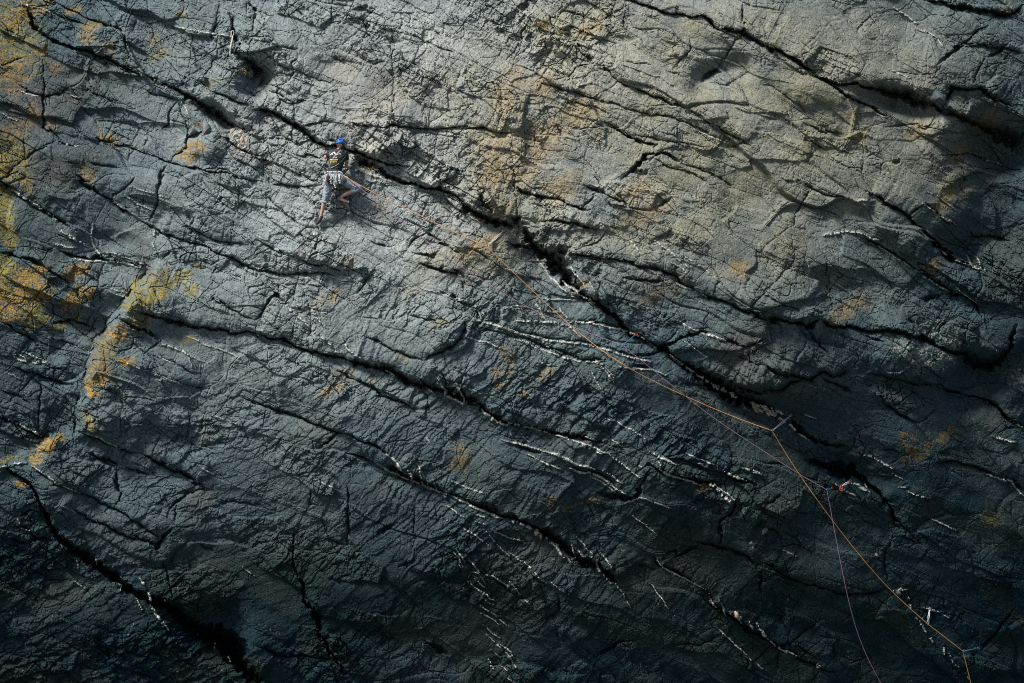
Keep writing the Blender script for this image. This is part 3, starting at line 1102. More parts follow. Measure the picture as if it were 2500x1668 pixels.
# ---------------------------------------------------------------- rippled cleavage (overlapping scales)
ang = np.radians(-27 - 16 * sstep(500, 1300, U) + 8 * w5)
def ripple(sx, sy, seed, amp, a0):
    # constant-direction strips, blended between two headings so the grain turns
    out = 0
    for k, (deg, wt) in enumerate(((-24, 1 - sstep(450, 1000, U)), (-42, sstep(450, 1000, U)))):
        c, s_ = math.cos(math.radians(deg)), math.sin(math.radians(deg))
        p = U * c + V * s_ + 10 * w5 + 4 * w1; q = -U * s_ + V * c + 12 * w6 + 5 * w2 + 1.6 * w4
        F1, F2, DX, DY, ID = worley(p / sx, q / sy, seed + k, .95)
        e_ = F2 - F1
        # a scale: crest near its lower edge, then a sharp undercut
        prof = .55 * np.sqrt(np.clip(e_, 0, 1)) * (.6 + .8 * (_f(ID, 5))) + .85 * DY + .35 * DX * (_f(ID, 9) - .5)
        out = out + wt * amp * prof
    return out
rmod = .55 + .75 * sstep(-.5, .5, fbm(U / 120, V / 90, 83, 3))
H += rip * rmod * ripple(80, 24, 91, .050, 0)
H += np.clip(rip * .8 + .12, 0, 1) * rmod * ripple(32, 11, 101, .016, 0)
H += np.clip(.35 + .3 * rip, 0, 1) * ripple(150, 50, 111, .05, 0) * (1 - .5 * plate)

# hairline joints: warped iso-lines of noise, two headings
def hair(p, q, sx, sy, seed, w, d):
    n = fbm(p / sx, q / sy, seed, 3)
    g = np.abs(n)
    m = sstep(-.05, .35, perlin(p / sx * 1.7, q / sy * .8, seed + 9))
    return -d * (1 - sstep(0, w, g)) * m
def net(p, q, sx, sy, seed, w, d, thr=0.0):
    w = w * .8
    x = p / sx + .10 * perlin(p / sx * 2, q / sy * 2, seed + 3); y = q / sy + .10 * perlin(p / sx * 2, q / sy * 2, seed + 4)
    F1, F2, DX, DY, ID = worley(x, y, seed)
    m = sstep(thr - .1, thr + .1, perlin(x * .9, y * .9, seed + 8))
    return -d * np.clip(1.15 - (F2 - F1) / w, 0, 1) * m * (1 - .35 * rip) * 1.15
H += net(P + 6 * w5, Q, 230, 62, 401, .022, .075, -.05)
H += net(P2 + 6 * w1, Q2, 120, 52, 411, .030, .060, .05) * (1 - .5 * smooth0)
H += net(P, Q + 4 * w1, 95, 40, 421, .040, .050, .0) * (1 - .4 * smooth0)
H += net(U, V, 60, 90, 431, .040, .045, .1) * (1 - .4 * smooth0)
H += net(P, Q, 44, 24, 441, .07, .030, .05)
H += hair(P, Q, 260, 46, 121, .030, .035)
H += hair(P + 900, Q, 300, 60, 141, .022, .030)
H += hair(P2, Q2, 150, 60, 131, .022, .025) * (.3 + .7 * blk + .4 * rip)
H += hair(U, V, 420, 40, 151, .020, .025) * .6
H += hair(V, U, 300, 70, 161, .016, .025) * .8

# rough grain
H += .010 * fbm(U / 14, V / 14, 171, 3, .65) * (1 + .6 * blk)
H += .010 * fbm(U / 46, V / 36, 181, 3, .55)

smoothz = np.clip(blob(1850, 300, 560, 380, 4) * .45 + .45 * blob(200, 520, 300, 420, 4) + .5 * blob(1650, 1400, 600, 260, 3) + .4 * blob(2150, 1150, 400, 400, 3), 0, .8)
H = HBASE + (H - HBASE) * (1 - .62 * smoothz) * (.55 + .55 * sstep(-.4, .4, fbm(U / 210, V / 150, 191, 2))) * (.38 + .95 * _f(ID_BLOCK, 5)) * (.72 + .5 * _f(ID_BIG, 5))
# ---------------------------------------------------------------- traced joints and ledges
crackmask = np.zeros(U.shape, np.float32)
GR = np.zeros(U.shape)
for hd, pts in parse(CRACKS):
    dep, stp = float(hd[0]), float(hd[1])
    wmax = max(p[2] for p in pts)
    if wmax < 3.2: dep *= .7
    Ls = 30 + 330 * stp
    m = max(3 * Ls if stp else 0, 3 * wmax + 14)
    sl, D, SG, W, T, tot = line_field(pts, m)
    if D.size == 0: continue
    jag = .90 + .6 * perlin(T / 13.0, T * 0 + dep * 37 + tot, 201)
    W = (W * .92 + .45) * jag
    ends = sstep(0, 26, T) * sstep(0, 26, tot - T)
    if stp:
        sc = ends * (.45 + .55 * np.clip(W / (wmax + .9), 0, 1))
        up = np.exp(-(D / Ls) ** 1.3) * (1 - .75 * np.exp(-D / (.13 * Ls + 2)))
        lo = -np.exp(-D / (Ls * .55)) * .58 - .30 * np.exp(-D / 9.0)
        H[sl] += stp * 1.3 * sc * np.where(SG > 0, up, lo) * (D < m)
    g = np.clip(1.15 - D / W, 0, 1) ** .7
    dd = dep * np.clip(.35 + .65 * W / (wmax + .9), 0, 1) * (.25 + .75 * ends)
    GR[sl] = np.maximum(GR[sl], dd * g * np.where(dd > .12, GRIT[sl], 1))
    # rounded shoulders where the rock has weathered back
    H[sl] -= .02 * np.exp(-(D / (W + 4)) ** 2) * ends
    crackmask[sl] = np.maximum(crackmask[sl], ((D < W * 1.05 + 1.5) * 1.0).astype(np.float32))

for hd, pts in parse(EDGES):
    dep, stp = float(hd[0]), float(hd[1])
    sl, D, SG, W, T, tot = line_field(pts, 560)
    ends = sstep(0, 60, T) * sstep(0, 60, tot - T)
    Lr = 75
    sd = SG * D + 9 * fbm(T / 40, D / 50, 203, 3)
    H[sl] += stp * ends * (sstep(-13, 15, sd) * 1.7 - .75) * np.exp(-np.abs(sd) / 190) * (.8 + .4 * perlin(T / 60, D / 60, 204)) * (D < 560)
    GR[sl] = np.maximum(GR[sl], .10 * ends * np.clip(1.1 - np.abs(sd + 13) / (W + 1.0), 0, 1) * sstep(-.2, .3, perlin(T / 50, D * 0, 205)))
    crackmask[sl] = np.maximum(crackmask[sl], ((D < 3) * 1.0).astype(np.float32))

# ---------------------------------------------------------------- quartz veins
vein_id = np.zeros(U.shape, np.int32)
vein_m = np.zeros(U.shape, np.float32)
vfl = parse(VEINS)
ngr = fbm(U / 7, V / 7, 211, 2)
for i, (hd, pts) in enumerate(vfl):
    broken = hd[0].endswith('b'); w = float(hd[0].rstrip('b'))
    sl, D, SG, W, T, tot = line_field(pts, 30, .55)
    if D.size == 0: continue
    ends = np.clip(np.minimum(T, tot - T) / 16.0, .25, 1)
    wl = (w * .68 + .40) * ends * (.95 + .5 * perlin(T / 23.0, T * 0 + i * 3.7, 221)) + (1.1 * w * ngr[sl] if broken else .45 * ngr[sl])
    gap = perlin(T / (9.0 if broken else 19.0), D * 0 + i * 1.3, 231) > (-.35 if broken else -.55)
    inside = (D < wl) & gap
    sub_id = vein_id[sl]; sub_m = vein_m[sl]
    sub_id[inside] = i + 1
    sub_m[inside] = 1
    H[sl] += (.014 + .008 * w) * np.clip(1.3 - D / (w + 1.5), 0, 1) * gap
    if broken: H[sl] += inside * (.035 * ngr[sl] + .01)

_k = np.pad(vein_m, 1)
vsoft = np.clip(vein_m + .5 * (_k[:-2, 1:-1] + _k[2:, 1:-1] + _k[1:-1, :-2] + _k[1:-1, 2:]), 0, 1)
H -= GR * (1 - .9 * vsoft)
# drop-outs never float: keep the heights sane
H = np.clip(H, -1.35, .9)

Y = macro(U, V) - H
X, _, Zw = to_world(U, V, Y)
# ---------------------------------------------------------------- rock colours (the stone's own, plus broad light and shade painted in)
def rgb(c): return np.array(c, np.float32)
big = fbm(U / 300, V / 240, 301, 3)
mid = fbm(U / 60, V / 50, 305, 3)
fine = fbm(U / 9, V / 9, 309, 3, .7)
warm = np.clip(.95 * blob(1350, 260, 300, 300, 3) + .9 * blob(1750, 230, 480, 260, 4) + .7 * blob(1180, 480, 130, 170)
               + .7 * blob(1650, 470, 420, 200, 4) + .5 * blob(2050, 380, 250, 220) + .35 * blob(900, 230, 300, 150) + .4 * blob(1060, 590, 130, 50)
               + .3 * blob(1850, 640, 160, 110), 0, 1)
for x, y, rx, ry in ((1190, 160, 50, 60), (1370, 470, 90, 60), (1290, 640, 90, 60), (1670, 170, 50, 30), (1260, 380, 40, 20),
                     (1700, 150, 70, 40), (1560, 480, 90, 40), (1930, 540, 120, 60), (1500, 300, 30, 14)):
    warm *= 1 - .75 * blob(x, y, rx, ry)
warm = np.clip(warm * (1 + .8 * big + .5 * mid), 0, 1)
pale = np.clip(blob(1050, 180, 620, 330, 4) * .9 + .90 * blob(850, 500, 450, 260) + .35 * blob(700, 800, 500, 200) + .35 * blob(1750, 300, 500, 330, 4), 0, 1)  # pale rock, with the bright pool around the climber painted in
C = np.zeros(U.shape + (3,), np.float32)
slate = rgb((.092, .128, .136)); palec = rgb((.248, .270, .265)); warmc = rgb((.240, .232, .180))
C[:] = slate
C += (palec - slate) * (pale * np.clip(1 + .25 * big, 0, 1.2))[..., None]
C += (warmc - C) * (warm * .8)[..., None]
wet_shade = np.clip(blob(2000, 1560, 1350, 800, 3.0) + .95 * blob(250, 1600, 1000, 400, 3) + .5 * blob(-40, 500, 260, 1000, 3) + .55 * blob(2360, 500, 230, 380, 3), 0, 1)  # dark wet rock, plus shade painted in towards the bottom and side edges
wet_shade = np.clip(wet_shade * (1 + .5 * big + .25 * mid), 0, 1)
C *= 1 - rgb((.935, .85, .838)) * wet_shade[..., None]
C *= (1 - .18 * blob(2050, 250, 520, 520, 3))[..., None]  # light falloff towards the upper right, painted into the colour
C *= (1 + .25 * mid + .18 * big + .38 * fine)[..., None]
# block to block differences
bv = (_f(ID_BLOCK, 9) - .5)
C *= (1 + .14 * bv)[..., None]
C += (bv * .02)[..., None] * rgb((1, .2, -.6)) * .5
KC = {'c': rgb((.34, .30, .24)), 'o': rgb((.34, .20, .035)), 'y': rgb((.235, .185, .035)), 'b': rgb((.110, .098, .086)), 'w': rgb((.42, .41, .34))}
sp1 = fbm(U / 26, V / 18, 321, 4, .65); sp2 = fbm(U / 5.5, V / 4.5, 325, 2, .7)
stain_top = sstep(-.1, .5, sp1)
for ln in STAINS.strip().splitlines():
    x, y, rx, ry, k = ln.split()
    x, y, rx, ry = float(x) * K, float(y) * K, float(rx) * K, float(ry) * K
    sl = window([(x, y)], 2.6 * max(rx, ry))
    dx = U[sl] + 9 * w1[sl] - x; dy = V[sl] + 9 * w2[sl] - y
    # colonies run along the grain, up to the right
    p = (dx * .9 - dy * .42) / rx; q = (dx * .42 + dy * .9) / ry
    r = np.exp(-(p * p + q * q) * .9)
    if k == 'b':
        m = np.clip(r * (1.0 + .6 * sp1[sl]), 0, 1) * (.5 if y < 900 else .4)
        KC['b'] = rgb((.110, .098, .086)) * (1 - .6 * wet_shade[sl].mean())
    elif k == 'c':
        m = np.clip(r * (1 + .8 * sp1[sl]), 0, 1) * .45
    elif x > 950 and y < 760 and k != 'w':
        m = np.clip(r * 1.2 + .9 * sp1[sl] * r + .5 * sp2[sl] * r - .25, 0, 1) * (.36 if k == 'o' else .20)
    else:
        m = sstep(.14, .34, r * ((.62 if x < 520 else .48) + 1.2 * sp1[sl] + 1.5 * sp2[sl]) - .08) * ((.55 + .35 * (sp2[sl] > 0)) * (.62 if y < 330 else 1) if x < 520 else (.22 if k == 'o' and y < 400 else .36))
    C[sl] += (KC[k] - C[sl]) * m[..., None]
# scattered specks of lichen over the upper face
spk = (sp2 > .52) * (sstep(0, .5, sp1)) * np.clip(warm + .25 * pale, 0, 1)
C += (rgb((.36, .27, .10)) - C) * (spk * .45)[..., None]
spw = (fbm(U / 4.5, V / 4.5, 341, 1) > .62) * sstep(.0, .4, fbm(U / 50, V / 50, 343, 2))
C += (rgb((.34, .34, .32)) - C) * (spw * .4)[..., None]
# quartz
qz = rgb((.47, .455, .41)) * (1 + .40 * ngr[..., None])
vm = vein_m[..., None]
C = C * (1 - vm) + qz * vm
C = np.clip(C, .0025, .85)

# ---------------------------------------------------------------- materials
def mat_new(name):
    m = bpy.data.materials.new(name); m.use_nodes = True
    nt = m.node_tree; b = nt.nodes["Principled BSDF"]
    return m, nt, b

def rock_material(name, rough, bump):
    m, nt, b = mat_new(name)
    at = nt.nodes.new("ShaderNodeAttribute"); at.attribute_name = "rock_colour"
    geo = nt.nodes.new("ShaderNodeNewGeometry")
    n1 = nt.nodes.new("ShaderNodeTexNoise"); n1.inputs["Scale"].default_value = 26; n1.inputs["Detail"].default_value = 6; n1.inputs["Roughness"].default_value = .7
    n2 = nt.nodes.new("ShaderNodeTexNoise"); n2.inputs["Scale"].default_value = 7; n2.inputs["Detail"].default_value = 5
    for n in (n1, n2): nt.links.new(geo.outputs["Position"], n.inputs["Vector"])
    mr = nt.nodes.new("ShaderNodeMapRange"); mr.inputs[1].default_value = .3; mr.inputs[2].default_value = .7; mr.inputs[3].default_value = .55; mr.inputs[4].default_value = 1.45
    nt.links.new(n1.outputs["Fac"], mr.inputs[0])
    mx = nt.nodes.new("ShaderNodeMix"); mx.data_type = 'RGBA'; mx.blend_type = 'MULTIPLY'; mx.inputs[0].default_value = 1
    nt.links.new(at.outputs["Color"], mx.inputs[6]); nt.links.new(mr.outputs[0], mx.inputs[7])
    nt.links.new(mx.outputs[2], b.inputs["Base Color"])
    rr = nt.nodes.new("ShaderNodeMapRange"); rr.inputs[3].default_value = rough - .12; rr.inputs[4].default_value = rough + .12
    nt.links.new(n2.outputs["Fac"], rr.inputs[0]); nt.links.new(rr.outputs[0], b.inputs["Roughness"])
    b.inputs["Specular IOR Level"].default_value = .18
    bp = nt.nodes.new("ShaderNodeBump"); bp.inputs["Strength"].default_value = bump; bp.inputs["Distance"].default_value = .055
    nt.links.new(n1.outputs["Fac"], bp.inputs["Height"]); nt.links.new(bp.outputs[0], b.inputs["Normal"])
    return m

M_ROCK = rock_material("slate_rock", .60, .6)
M_QUARTZ = rock_material("quartz_rock", .5, .7)

def simple(name, col, rough=.6, metal=0.0, noise=.12, scale=60):
    m, nt, b = mat_new(name)
    n = nt.nodes.new("ShaderNodeTexNoise"); n.inputs["Scale"].default_value = scale; n.inputs["Detail"].default_value = 3
    geo = nt.nodes.new("ShaderNodeNewGeometry"); nt.links.new(geo.outputs["Position"], n.inputs["Vector"])
    mr = nt.nodes.new("ShaderNodeMapRange"); mr.inputs[1].default_value = .3; mr.inputs[2].default_value = .7
    mr.inputs[3].default_value = 1 - noise; mr.inputs[4].default_value = 1 + noise
    nt.links.new(n.outputs["Fac"], mr.inputs[0])
    mx = nt.nodes.new("ShaderNodeMix"); mx.data_type = 'RGBA'; mx.blend_type = 'MULTIPLY'; mx.inputs[0].default_value = 1
    mx.inputs[6].default_value = (*col, 1); nt.links.new(mr.outputs[0], mx.inputs[7])
    nt.links.new(mx.outputs[2], b.inputs["Base Color"])
    b.inputs["Roughness"].default_value = rough; b.inputs["Metallic"].default_value = metal
    return m

# out-of-view sea sheet, added below the face to block light from beneath
def unseen_sea():
    m, nt, b = mat_new("sea_water")
    b.inputs["Base Color"].default_value = (.010, .030, .036, 1); b.inputs["Roughness"].default_value = .18
    n = nt.nodes.new("ShaderNodeTexNoise"); n.inputs["Scale"].default_value = 1.4; n.inputs["Detail"].default_value = 5
    geo = nt.nodes.new("ShaderNodeNewGeometry"); nt.links.new(geo.outputs["Position"], n.inputs["Vector"])
    bp = nt.nodes.new("ShaderNodeBump"); bp.inputs["Strength"].default_value = .6; bp.inputs["Distance"].default_value = .4
    nt.links.new(n.outputs["Fac"], bp.inputs["Height"]); nt.links.new(bp.outputs[0], b.inputs["Normal"])
    me = bpy.data.meshes.new("unseen_sea")
    R_ = 3000
    me.from_pydata([(-R_, -R_, 0), (R_, -R_, 0), (R_, R_, 0), (-R_, R_, 0)], [], [(0, 1, 2, 3)])
    me.materials.append(m)
    o = bpy.data.objects.new("unseen_sea", me); COL.objects.link(o); o["kind"] = "structure"
unseen_sea()

# ---------------------------------------------------------------- split the face into slabs along its joints
def label_regions():
    # coarse occupancy of joints, flood filled
    st = 3
    cm = crackmask[::st, ::st].copy()
    # close the small gaps between joints so that blocks become separate
    ny, nx = cm.shape
    f = cm > 0
    g = f.copy()
    for _ in range(9):
        p = np.pad(g, 1)
        g = p[1:-1, 1:-1] | p[:-2, 1:-1] | p[2:, 1:-1] | p[1:-1, :-2] | p[1:-1, 2:]
    free = ~g
    lab = np.zeros((ny, nx), np.int32); cur = 0; sizes = [0]
    for j in range(ny):
        for i in range(nx):
            if free[j, i] and lab[j, i] == 0:
                cur += 1; q = [(j, i)]; lab[j, i] = cur; k = 0
                while k < len(q):
                    a, b_ = q[k]; k += 1
                    for a2, b2 in ((a + 1, b_), (a - 1, b_), (a, b_ + 1), (a, b_ - 1)):
                        if 0 <= a2 < ny and 0 <= b2 < nx and free[a2, b2] and lab[a2, b2] == 0:
                            lab[a2, b2] = cur; q.append((a2, b2))
                sizes.append(len(q))
    sizes = np.array(sizes)
    small = sizes[lab] < 70
    lab[small] = 0
    for _ in range(400):
        z = lab == 0
        if not z.any(): break
        p = np.pad(lab, 1, mode='edge')
        for n in (p[:-2, 1:-1], p[2:, 1:-1], p[1:-1, :-2], p[1:-1, 2:]):
            z2 = (lab == 0) & (n > 0)
            lab[z2] = n[z2]
    jj = np.minimum(np.arange(NV) // st, ny - 1); ii = np.minimum(np.arange(NU) // st, nx - 1)
    return lab[np.ix_(jj, ii)]

REG = label_regions()

COORD = np.stack([X, Y, Zw], -1).reshape(-1, 3)
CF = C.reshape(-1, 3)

idx = np.arange(NV * NU).reshape(NV, NU)
quads = np.stack([idx[:-1, :-1], idx[1:, :-1], idx[1:, 1:], idx[:-1, 1:]], -1).reshape(-1, 4)

def piece(name, sel, material, parent, origin=(0, 0, 0)):
    q = quads[sel]
    vid, inv = np.unique(q.ravel(), return_inverse=True)
    me = bpy.data.meshes.new(name)
    n = len(q)
    me.vertices.add(len(vid)); me.loops.add(4 * n); me.polygons.add(n)
    me.vertices.foreach_set("co", COORD[vid].astype(np.float32).ravel())
    me.loops.foreach_set("vertex_index", inv.astype(np.int32))
    me.polygons.foreach_set("loop_start", (np.arange(n) * 4).astype(np.int32))
    me.polygons.foreach_set("loop_total", np.full(n, 4, np.int32))
    me.update(calc_edges=True)
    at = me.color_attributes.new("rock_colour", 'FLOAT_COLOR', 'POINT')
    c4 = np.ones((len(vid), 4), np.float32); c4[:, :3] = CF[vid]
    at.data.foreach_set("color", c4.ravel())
    me.polygons.foreach_set("use_smooth", np.zeros(n, bool))
    me.materials.append(material)
    o = bpy.data.objects.new(name, me); COL.objects.link(o)
    if parent: o.parent = parent
    return o

cliff = bpy.data.objects.new("rock_face", None); COL.objects.link(cliff)
cliff["kind"] = "structure"
vq = np.stack([vein_id[:-1, :-1], vein_id[1:, :-1], vein_id[1:, 1:], vein_id[:-1, 1:]], -1).reshape(-1, 4)
qid = np.where((vq > 0).sum(-1) >= 2, vq.max(-1), 0)
rq = REG[:-1, :-1].ravel()
order = np.argsort(qid, kind='stable')
bounds = np.searchsorted(qid[order], np.arange(1, len(vfl) + 2))
minor = []
for i in range(len(vfl)):
    sel = order[bounds[i]:bounds[i + 1]]
    if len(sel) < 60:
        minor.append(sel); continue
    piece("quartz_vein", sel, M_QUARTZ, cliff)
if minor and sum(len(s_) for s_ in minor):
    o = piece("quartz_streaks", np.concatenate(minor), M_QUARTZ, cliff); o["kind"] = "stuff"
rest = qid == 0
labs, cnt = np.unique(rq[rest], return_counts=True)
print("slabs", len(labs), "verts", NV * NU, "quads", len(quads))
for l in labs:
    piece("rock_slab", np.nonzero(rest & (rq == l))[0], M_ROCK, cliff)
# ---------------------------------------------------------------- helpers for things on the face
def ysurf(u, v, r=0):
    j = int(np.clip(np.searchsorted(vs, v), r, NV - 1 - r)); i = int(np.clip(np.searchsorted(us, u), r, NU - 1 - r))
    if r == 0: return float(Y[j, i])
    return float(Y[j - r:j + r + 1, i - r:i + r + 1].min())

def at(u, v, y):
    k = (DIST + y) / DIST
    return Vector(((u - CU) / S * k, y, Z0 - (v - CV) / S * k))

def on(u, v, off=.0, r=1):
    return at(u, v, ysurf(u, v, r) - off)

def mesh_obj(name, bm, mat, parent=None, smooth=True):
    me = bpy.data.meshes.new(name)
    bmesh.ops.recalc_face_normals(bm, faces=bm.faces[:])
    bm.to_mesh(me); bm.free()
    if smooth:
        for p in me.polygons: p.use_smooth = True
    me.materials.append(mat)
    o = bpy.data.objects.new(name, me); COL.objects.link(o)
    if parent:
        o.parent = parent
        o.matrix_parent_inverse = Matrix.Translation(parent.location).inverted()
    return o

def tag(o, label, cat, group=None):
    o["label"] = label; o["category"] = cat
    if group: o["group"] = group
    return o

def empty(name, loc):
    o = bpy.data.objects.new(name, None); o.empty_display_size = .1
    o.location = loc; COL.objects.link(o)
    return o

def sweep(bm, pts, rad, hint=Vector((0, -1, 0)), n=12, cap=True):
    """tube through pts; rad = list of (a, b): a across, b along the hint"""
    pts = [Vector(p) for p in pts]
    rings = []
    N = len(pts)
    for i, p in enumerate(pts):
        t = (pts[min(i + 1, N - 1)] - pts[max(i - 1, 0)]).normalized()
        h = hint - t * hint.dot(t)
        if h.length < 1e-3: h = Vector((1, 0, 0)) - t * t.x
        h.normalize(); s_ = t.cross(h)
        a, b = rad[i] if isinstance(rad[i], tuple) else (rad[i], rad[i])
        rings.append([bm.verts.new(p + s_ * a * math.cos(k / n * 2 * math.pi) + h * b * math.sin(k / n * 2 * math.pi)) for k in range(n)])
    for i in range(N - 1):
        for k in range(n):
            bm.faces.new((rings[i][k], rings[i][(k + 1) % n], rings[i + 1][(k + 1) % n], rings[i + 1][k]))
    if cap:
        bm.faces.new(rings[0][::-1]); bm.faces.new(rings[-1])

def ball(bm, c, rx, ry, rz, n=16, rot=None):
    m = Matrix.Translation(c) @ (rot.to_4x4() if rot else Matrix.Identity(4)) @ Matrix.Diagonal((rx, ry, rz, 1))
    bmesh.ops.create_uvsphere(bm, u_segments=n, v_segments=n // 2 + 2, radius=1, matrix=m)

def fused(name, bm, mat, parent, voxel, smooth_it=3, wrinkle=0.0):
    """one continuous skin over the overlapping volumes"""
    o = mesh_obj(name, bm, mat, None)
    md = o.modifiers.new("r", 'REMESH'); md.mode = 'VOXEL'; md.voxel_size = voxel
    ms = o.modifiers.new("s", 'SMOOTH'); ms.iterations = smooth_it; ms.factor = .5
    dg = bpy.context.evaluated_depsgraph_get()
    me = bpy.data.meshes.new_from_object(o.evaluated_get(dg))
    o.modifiers.clear(); o.data = me
    if wrinkle:
        from mathutils import noise as mn
        me.calc_loop_triangles()
        nm = [v.normal.copy() for v in me.vertices]
        for v, n_ in zip(me.vertices, nm):
            q = Vector((v.co.x * 14 + v.co.z * 6, v.co.y * 14, v.co.z * 22 - v.co.x * 8))
            v.co += n_ * wrinkle * (abs(mn.noise(q)) * 2 - .5)
    for p in me.polygons: p.use_smooth = True
    if not me.materials: me.materials.append(mat)
    if parent:
        o.parent = parent; o.matrix_parent_inverse = Matrix.Translation(parent.location).inverted()
    return o

# ---------------------------------------------------------------- the climber
M_SKIN = simple("skin", (.50, .30, .23), .55, noise=.08)
M_SHIRT = simple("black_cotton", (.022, .026, .028), .85, noise=.25)
M_TROUS = simple("grey_cotton", (.28, .305, .345), .85, noise=.06)
M_HELM = simple("blue_shell", (.015, .135, .45), .35, noise=.05)
M_DARK = simple("black_foam", (.008, .009, .010), .8)
M_HAIR = simple("brown_hair", (.045, .025, .015), .6, noise=.4, scale=200)
M_SHOE = simple("dark_shoe_rubber", (.020, .022, .025), .6)
M_SHOE2 = simple("purple_shoe_suede", (.14, .075, .09), .8)
M_METAL = simple("bright_alloy", (.42, .43, .45), .35, .7, noise=.05)
M_WEBW = simple("white_webbing", (.50, .46, .44), .8)
M_WEBG = simple("grey_webbing", (.12, .13, .14), .8)
M_YEL = simple("yellow_print", (.75, .50, .06), .7)
M_WHT = simple("white_print", (.72, .72, .70), .7)

cu_, cv_ = 816, 425
yb = float(np.mean(Y[np.searchsorted(vs, 400):np.searchsorted(vs, 470), np.searchsorted(us, 790):np.searchsorted(us, 860)]))
ybm = macro(cu_, cv_)
def J(zx, zy, off):
    u = 740 + zx / 6.533; v = 320 + zy / 6.533
    return at(u, v, yb + .6 * (macro(u, v) - ybm) - off)
def JT(zx, zy, off):
    u = 740 + zx / 6.533; v = 320 + zy / 6.533
    return at(u, v, ysurf(u, v, 2) - off)

person = empty("person", J(500, 720, .05))
tag(person, "climber in blue helmet, black printed t-shirt and rolled grey trousers on the rock face", "person")
pel, wai, che, nec, hea = J(500, 725, .30), J(508, 620, .30), J(545, 430, .33), J(585, 292, .30), J(600, 205, .27)
LS, LE, LH = J(432, 350, .27), J(350, 425, .20), JT(405, 395, .05)
RS, RE = J(668, 345, .26), J(700, 495, .22)
RW, RH = JT(684, 552, .13), JT(716, 578, .05)
LHi, LK, LA, LHe, LT = J(432, 765, .28), J(372, 1000, .27), J(288, 1350, .12), J(288, 1378, .11), JT(226, 1478, .05)
RHi, RK, RA, RHe, RT = J(575, 765, .28), J(880, 912, .20), J(602, 1052, .19), J(570, 1075, .17), JT(728, 1146, .06)
B_ = Vector((0, -1, 0)); UPV = Vector((0, 0, 1))

def finger(bm, base, d, curl, ln, r):
    p = base.copy(); pts = [p.copy()]; dd = d.normalized()
    for k in range(3):
        p = p + dd * ln * (.42, .32, .26)[k]; pts.append(p.copy())
        dd = (dd + curl * .55).normalized()
    sweep(bm, pts, [r, r * .95, r * .85, r * .7], n=8)

def hand(bm, wrist, palm, side):
    d = (palm - wrist).normalized() if (palm - wrist).length > .01 else UPV
    sd = d.cross(Vector((0, 1, 0)))
    sd = sd.normalized() if sd.length > .1 else Vector((1, 0, 0))
    sweep(bm, [wrist, wrist + d * .04, palm + d * .03], [(.026, .020), (.036, .017), (.040, .015)], n=12)
    for k in range(4):
        finger(bm, palm + d * .02 + sd * (-.030 + .020 * k), d + sd * (-.12 + .08 * k), Vector((0, .9, 0)), (.068, .078, .074, .058)[k], .0088)
    finger(bm, wrist + d * .03 + sd * side * .03, d * .6 + sd * side * .9, Vector((0, .4, 0)) + d * .3, .062, .0105)

bm = bmesh.new()
sweep(bm, [pel + (wai - pel) * -.5, pel, wai, che, nec + (che - nec) * .25, nec], [(.10, .08), (.15, .10), (.125, .09), (.155, .105), (.13, .08), (.06, .055)], B_, 20)
sweep(bm, [nec + (che - nec) * .2, nec, hea + (nec - hea) * .3], [(.065, .06), (.052, .052), (.052, .055)], B_, 14)
ball(bm, hea + Vector((0, .005, 0)), .078, .098, .112, 24)                        # skull
ball(bm, hea + Vector((0, .065, -.055)), .052, .045, .055, 16)                      # jaw, towards the rock
ball(bm, hea + Vector((0, .112, -.012)), .012, .022, .022, 10)                      # nose
ball(bm, hea + Vector((0, .100, -.048)), .024, .010, .008, 10)                      # mouth
for sx in (-1, 1):
    ball(bm, hea + Vector((sx * .080, .008, -.015)), .009, .020, .032, 10)          # ears
    ball(bm, hea + Vector((sx * .030, .092, .012)), .014, .010, .008, 10)           # eyes
sweep(bm, [LS + (nec - LS) * .3, LS, LS + (LE - LS) * .5, LE], [.05, .054, .046, .040], n=14)
sweep(bm, [LE, LE + (LH - LE) * .4, LH], [.041, .038, .026], n=14)
hand(bm, LH, LH + Vector((.02, .04, .06)), 1)
sweep(bm, [RS + (nec - RS) * .3, RS, RS + (RE - RS) * .5, RE], [.05, .054, .047, .040], n=14)
sweep(bm, [RE, RE + (RW - RE) * .4, RW], [.041, .039, .026], n=14)
hand(bm, RW, RH, -1)
for hi, k, a, he, t in ((LHi, LK, LA, LHe, LT), (RHi, RK, RA, RHe, RT)):
    sweep(bm, [hi, hi + (k - hi) * .5, k], [.085, .072, .056], n=16)
    sweep(bm, [k, k + (a - k) * .3, k + (a - k) * .7, a], [.056, .058, .042, .034], n=16)
    sweep(bm, [a, he + (t - he) * .35, t], [(.034, .034), (.038, .03), (.03, .018)], n=12)
body = fused("body", bm, M_SKIN, person, .009, 2)

bm = bmesh.new()
sweep(bm, [wai + (pel - wai) * .35, wai, wai + (che - wai) * .5, che, che + (nec - che) * .62, nec + (che - nec) * .08],
      [(.160, .115), (.148, .108), (.158, .115), (.178, .125), (.165, .105), (.085, .07)], B_, 28)
for s0, e0, f_ in ((LS, LE, .62), (RS, RE, .80)):
    sweep(bm, [s0 + (nec - s0) * .35 + Vector((0, 0, -.01)), s0, s0 + (e0 - s0) * f_], [.068, .072, .064], n=18)
shirt = fused("t_shirt", bm, M_SHIRT, person, .011, 3, .010)

